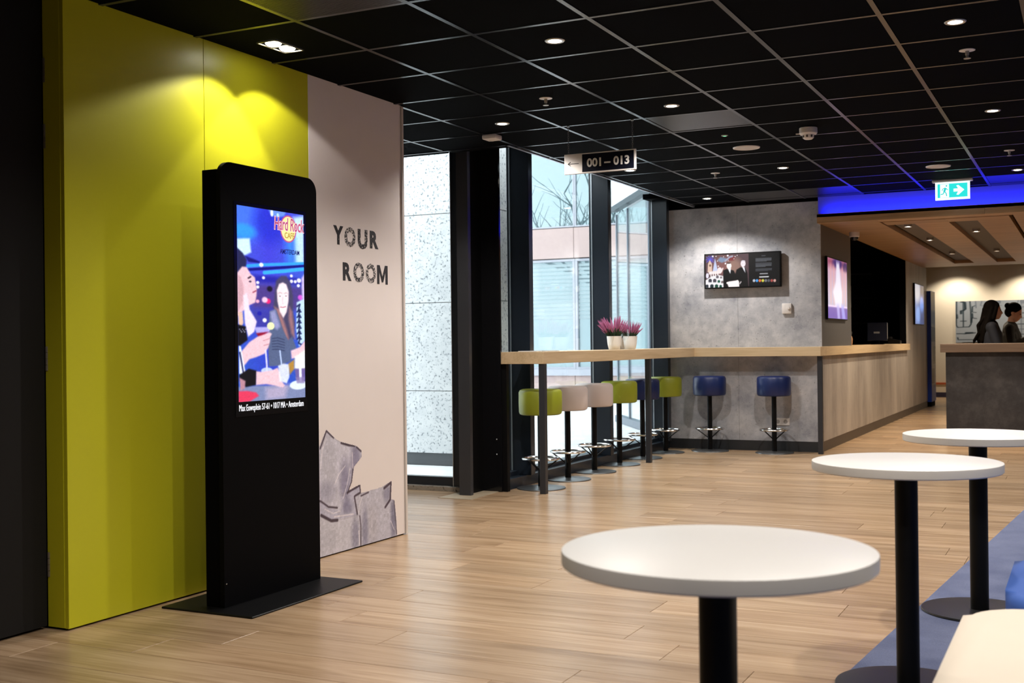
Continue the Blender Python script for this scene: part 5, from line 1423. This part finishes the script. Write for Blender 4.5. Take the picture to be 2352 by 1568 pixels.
def person(lab, loc, rz, elbowR, wristR, elbowL, wristL, tilt, top_m, hair_fn, handd):
    t = thing('person', lab, 'person', loc, rz, group='staff behind the reception desk')
    b = MB()
    hc = (0.025 + math.sin(tilt) * 0.05, 0, 1.545)
    P = head_shape(b, hc, tilt)
    limbs(b, [((-0.015, 0, 1.36), 0.060), ((0.0, 0, 1.43), 0.050), (tuple(Vector(hc) + Vector((-0.02, 0, -0.05))), 0.052)])
    limbs(b, [((0, 0.0, 0.93), 0.135), ((0.0, 0, 1.06), 0.115), ((0.0, 0, 1.22), 0.12), ((-0.01, 0, 1.33), 0.09)])
    for s, el, wr in ((-1, elbowR, wristR), (1, elbowL, wristL)):
        cap(b, (-0.01, s * 0.05, 1.31), 0.085, (0, s * 0.155, 1.335), 0.055); cap(b, (0, s * 0.06, 0.95), 0.11, (0, s * 0.075, 1.22), 0.09)
        limbs(b, arm(s, el, wr)); hand(b, wr, handd, s)
        limbs(b, [((0, s * 0.085, 0.92), 0.095), ((0.01, s * 0.09, 0.48), 0.058), ((-0.01, s * 0.09, 0.10), 0.038)]); cap(b, (-0.03, s * 0.09, 0.045), 0.04, (0.13, s * 0.10, 0.035), 0.03)
    body = link('body', grown(b, 'body', 0.0085), skin_m, t)
    for s in (-1, 1):
        MB().ball(P(0.0805, s * 0.029, 0.008), 0.0085, 10, 8).build('eye', mat('eye_dark', (0.03, 0.02, 0.02), rough=0.2), body)
    cap_m = MB(); cap(cap_m, P(0.0905, -0.012, -0.064), 0.0035, P(0.0905, 0.012, -0.064), 0.0035); cap_m.build('lips', mat('lips', (0.40, 0.13, 0.12), rough=0.5), body)
    g = MB()
    limbs(g, [((0, 0.0, 0.92), 0.150), ((0.0, 0, 1.06), 0.130), ((0.0, 0, 1.22), 0.134), ((-0.01, 0, 1.34), 0.100), ((-0.012, 0, 1.385), 0.066)])
    for s, el, wr in ((-1, elbowR, wristR), (1, elbowL, wristL)):
        cap(g, (-0.01, s * 0.05, 1.315), 0.095, (0, s * 0.155, 1.335), 0.066); cap(g, (0, s * 0.06, 0.93), 0.125, (0, s * 0.078, 1.22), 0.10)
        w_ = Vector(el).lerp(Vector(wr), 0.86)
        limbs(g, [((0, s * 0.165, 1.335), 0.064), (el, 0.051), (tuple(w_), 0.038)])
    link('top_garment', grown(g, 'top_garment', 0.011), top_m, t)
    tr = MB()
    cap(tr, (0, 0, 0.90), 0.142, (0, 0, 0.97), 0.14)
    for s in (-1, 1): limbs(tr, [((0, s * 0.085, 0.92), 0.106), ((0.01, s * 0.09, 0.48), 0.072), ((-0.01, s * 0.09, 0.09), 0.055)])
    link('trousers', grown(tr, 'trousers', 0.012), mat('dark_trousers', (0.012, 0.012, 0.016), rough=0.8), t)
    for s in (-1, 1):
        MB().box(-0.075, 0.175, s * 0.095 - 0.045, s * 0.095 + 0.045, 0.0, 0.075, bevel=0.03, seg=3).build('shoe', black_satin, t)
    hm = MB(); hair_fn(hm, P)
    link('hair', grown(hm, 'hair', 0.008, 5), mat('dark_hair', (0.003, 0.002, 0.0016), rough=0.8, spec=0.06, var=0.4, scale=60), t)
    return t
def long_hair(m, P):
    m.ball(P(-0.030, 0, 0.048), 0.097, 20, 14, (1.05, 0.97, 0.98)); m.ball(P(-0.06, 0, 0.0), 0.085, 16, 12)
    for s in (-1, 1):
        limbs(m, [(P(-0.02, s * 0.075, 0.03), 0.03), (P(-0.05, s * 0.075, -0.10), 0.045), (P(-0.09, s * 0.085, -0.24), 0.05), (P(-0.12, s * 0.08, -0.40), 0.035)])
    limbs(m, [(P(-0.06, 0, 0.0), 0.082), (P(-0.095, 0, -0.14), 0.072), (P(-0.125, 0, -0.30), 0.062), (P(-0.145, 0, -0.43), 0.035)])
    rg_ = random.Random(4)
    for k in range(14):
        yy = rg_.uniform(-0.09, 0.09); xx = rg_.uniform(-0.02, 0.02)
        limbs(m, [(P(-0.10 + xx, yy, -0.10), 0.022), (P(-0.15 + xx * 2, yy * 1.1, -0.20), 0.022), (P(-0.13 + xx * 2, yy * 1.15, -0.29), 0.022), (P(-0.18 + xx * 3, yy, -0.38 - rg_.random() * 0.06), 0.012)])
    limbs(m, [(P(0.035, -0.05, 0.085), 0.028), (P(0.03, -0.085, 0.02), 0.022), (P(0.0, -0.09, -0.10), 0.03)])
def tied_hair(m, P):
    m.ball(P(-0.028, 0, 0.045), 0.096, 20, 14, (1.05, 0.95, 0.97)); m.ball(P(-0.115, 0, 0.06), 0.042, 14, 10)
    m.ball(P(-0.055, 0, -0.01), 0.074, 14, 10)
person('person with long dark wavy hair in a navy top behind the desk', (-1.13, 16.42, 0), math.radians(4), (0.08, -0.22, 1.06), (0.28, -0.15, 1.07), (0.08, 0.22, 1.06), (0.28, 0.12, 1.06), 0.05, mat('navy_knit', (0.003, 0.005, 0.013), rough=0.85, var=0.2), long_hair, (1, 0, -0.1))
person('person with tied up dark hair looking down at the desk', (-0.93, 17.05, -0.02), math.radians(-6), (0.04, -0.24, 1.10), (0.20, -0.12, 1.20), (0.08, 0.22, 1.06), (0.26, 0.10, 1.10), 0.38, mat('olive_knit', (0.007, 0.0065, 0.0045), rough=0.85, var=0.2), tied_hair, (1, 0.05, 0.1))

# ------------------------------------------------------------------ outside
struct('ground', MB().box(-60, -4.42, 8.44, 60, -0.30, -0.025), MATS['paving'], label='bright paved ground outside the windows', cat='ground')
gw = thing('granite_wall', 'speckled pale granite wall outside the corridor window', 'wall', (-5.112, 10.1, -0.02))
ZJ = [0.10, 0.724, 1.605, 2.49, 3.37, 4.25]
XJ = [-8.2, -6.68, -5.16 + 0.048, ]
for a, b_ in zip(ZJ, ZJ[1:]):
    for x0, x1 in ((-11.0, -9.2), (-9.2, -7.4), (-7.4, -5.112)):
        MB().box(x0 + 5.112 + 0.002, x1 + 5.112 - (0.002 if x1 < -5.2 else 0), 0.0, 0.05, a + 0.022, b_ + 0.016, bevel=0.001, seg=1).build('stone_panel', 'granite_cladding', gw, smooth=False)
    MB().box(-0.05, 0.0, 0.052, 0.30, a + 0.022, b_ + 0.016).build('stone_panel', 'granite_cladding', gw, smooth=False)
MB().box(-5.888, -0.052, 0.052, 0.30, -0.02, 4.25).build('core', mat('joint_dark', (0.06, 0.065, 0.07), rough=0.8), gw, smooth=False)
MB().box(-5.888, -0.02, 0.012, 0.052, 0.0, 0.12).build('plinth_gap', mat('joint_dark', (0.06, 0.065, 0.07)), gw, smooth=False)

pink = mat('pink_spandrel', (0.46, 0.345, 0.325), rough=0.6, var=0.02)
pale = mat('pale_frame', (0.42, 0.44, 0.50), rough=0.4)
def mirror_glass(name, tint, mirror, depth):
    m, nt, b = nodes_of(name)
    setp(b, color=depth, rough=0.15)
    gl = nt.nodes.new('ShaderNodeBsdfGlossy'); gl.inputs['Color'].default_value = (*tint, 1); gl.inputs['Roughness'].default_value = 0.0
    mx = nt.nodes.new('ShaderNodeMixShader'); mx.inputs[0].default_value = mirror
    nt.links.new(b.outputs[0], mx.inputs[1]); nt.links.new(gl.outputs[0], mx.inputs[2])
    nt.links.new(mx.outputs[0], nt.nodes['Material Output'].inputs[0])
    return m
gup = mirror_glass('sky_mirror_glass', (0.74, 0.89, 0.93), 0.27, (0.06, 0.11, 0.125))
glo = mirror_glass('blind_glass', (0.70, 0.86, 0.90), 0.14, (0.17, 0.245, 0.27))
bd = thing('office_building', 'pink banded glass office building across the street', 'building', (-9.9, 22.5, -0.02))
bx0, bx1 = -8.0, 5.2
MB().box(bx0, bx1, 0.30, 6, 0, 8.5).build('core', mat('office_core', (0.12, 0.14, 0.15), rough=0.8), bd, smooth=False)
for k in range(8):
    x0 = bx0 + k * 1.65
    MB().box(x0 + 0.006, x0 + 1.644, -0.02, 0.30, 3.0, 3.63).build('spandrel_panel', pink, bd, smooth=False)
    MB().box(x0 + 0.006, x0 + 1.644, -0.02, 0.30, 0.0, 0.53).build('spandrel_panel', pink, bd, smooth=False)
    MB().box(x0 + 0.006, x0 + 1.644, -0.02, 0.30, 6.1, 6.8).build('spandrel_panel', pink, bd, smooth=False)
    fo = frame_box(MB(), x0 + 0.004, x0 + 1.646, 0.66, 2.98, 0.05, 0.03, 0.12, 'y').build('window', pale, bd, smooth=False)
    MB().box(x0 + 0.054, x0 + 1.596, 0.09, 0.10, 0.71, 2.93).build('pane', glo, fo, smooth=False)
    for q in range(14):
        MB().box(x0 + 0.06, x0 + 1.59, 0.082, 0.0895, 1.72 + 0.085 * q, 1.775 + 0.085 * q).build('blind_slat', mat('blind_white', (0.34, 0.425, 0.45), rough=0.6), fo, smooth=False)
    fo = frame_box(MB(), x0 + 0.004, x0 + 1.646, 3.65, 6.08, 0.03, 0.03, 0.12, 'y').build('window', pale, bd, smooth=False)
    MB().box(x0 + 0.034, x0 + 1.616, 0.07, 0.08, 3.68, 6.05).build('pane', gup, fo, smooth=False)
MB().box(bx0, bx1, -0.06, 0.30, 0.53, 0.66).build('window_sill', pale, bd, smooth=False)
MB().box(bx0, bx1, -1.4, 0.0, 6.8, 7.1).build('roof_slab', mat('roof_slab', (0.45, 0.52, 0.55), rough=0.6), bd, smooth=False)

# glazed wing that slants away beyond the grey wall
A, B = Vector((-5.02, 14.52)), Vector((-6.43, 16.76))
gwg = thing('glazed_wing', 'slanting glazed wing with white fascia outside the last window', 'building', (A.x, A.y, -0.02))
L_ = (B - A).length
gwg.rotation_euler = (0, 0, math.atan2(B.y - A.y, B.x - A.x))
fas = mat('white_fascia', (0.74, 0.76, 0.80), rough=0.5)
MB().box(-0.6, L_, -1.5, 0.12, 3.28, 4.6).build('fascia', fas, gwg, smooth=False)
MB().box(-0.6, L_, 0.03, 0.13, 3.20, 3.28).build('head_rail', anthr, gwg, smooth=False)
slate = mat('slate_frame', (0.16, 0.20, 0.25), rough=0.4)
for u_, w_ in ((0.35, 0.05), (1.75, 0.06), (L_ - 0.06, 0.06)):
    MB().box(u_, u_ + w_, 0.02, 0.06, 0.0, 3.16).build('mullion', slate, gwg, smooth=False)
MB().box(-0.6, L_, -0.02, 0.10, 0.0, 0.10).build('bottom_rail', slate, gwg, smooth=False)
for u0, u1 in ((-0.6, 0.35), (0.40, 1.75), (1.81, L_ - 0.06)):
    MB().box(u0, u1, 0.042, 0.05, 0.10, 3.16).build('pane', 'window_glass', gwg, smooth=False)
lv = MB()
for q in range(15):
    z = 1.05 + 0.075 * q
    MB().box(-0.4, 1.25, -0.40, -0.35, z, z + 0.055).build('louvre_slat', mat('louvre_grey', (0.36, 0.37, 0.39), rough=0.5), gwg, smooth=False)
lv.bm.free()
MB().box(-0.5, 1.30, -0.50, -0.42, 0.0, 2.25).build('back_panel', mat('wing_back', (0.42, 0.46, 0.48), rough=0.7), gwg, smooth=False)
MB().box(-0.6, L_, -1.5, -1.45, 0.0, 3.28).build('rear_wall', mat('wing_rear', (0.62, 0.66, 0.68), rough=0.8), gwg, smooth=False)

# bare tree on the pavement: seen mirrored in the office glass
tr = thing('bare_tree', 'leafless tree mirrored in the upper glass of the office building', 'tree', (-12.6, 14.2, -0.025))
br = MB(); tk = MB()
rg = random.Random(11)
tk.tube([(0, 0, 0), (0.05, 0.02, 1.2), (0.02, 0.0, 2.4), (0.12, 0.05, 3.4)], [0.16, 0.13, 0.11, 0.09], 8)
def branch(p, d, ln, r, lev):
    q = p
    pts = [p]; rs = [r]
    for i in range(3):
        d = (d + Vector((rg.uniform(-.25, .25), rg.uniform(-.25, .25), rg.uniform(-.08, .22)))).normalized()
        q = q + d * ln / 3
        pts.append(q); rs.append(r * (1 - 0.22 * (i + 1)))
    br.tube(pts, rs, 5)
    if lev > 0:
        for i in range(3):
            a = rg.uniform(0, 2 * PI)
            nd = (d + 0.85 * Vector((math.cos(a), math.sin(a), rg.uniform(-0.1, 0.5)))).normalized()
            branch(pts[1 + i], nd, ln * rg.uniform(0.55, 0.75), r * 0.5, lev - 1)
for k in range(7):
    a = k * 0.9
    branch(Vector((0.02 + 0.013 * k, 0, 2.3 + 0.17 * k)), Vector((math.cos(a), math.sin(a), 0.75)).normalized(), 2.3, 0.085, 3)
tk.build('trunk', mat('bark', (0.05, 0.055, 0.055), rough=0.9), tr)
br.build('branches', mat('bark', (0.05, 0.055, 0.055)), tr)
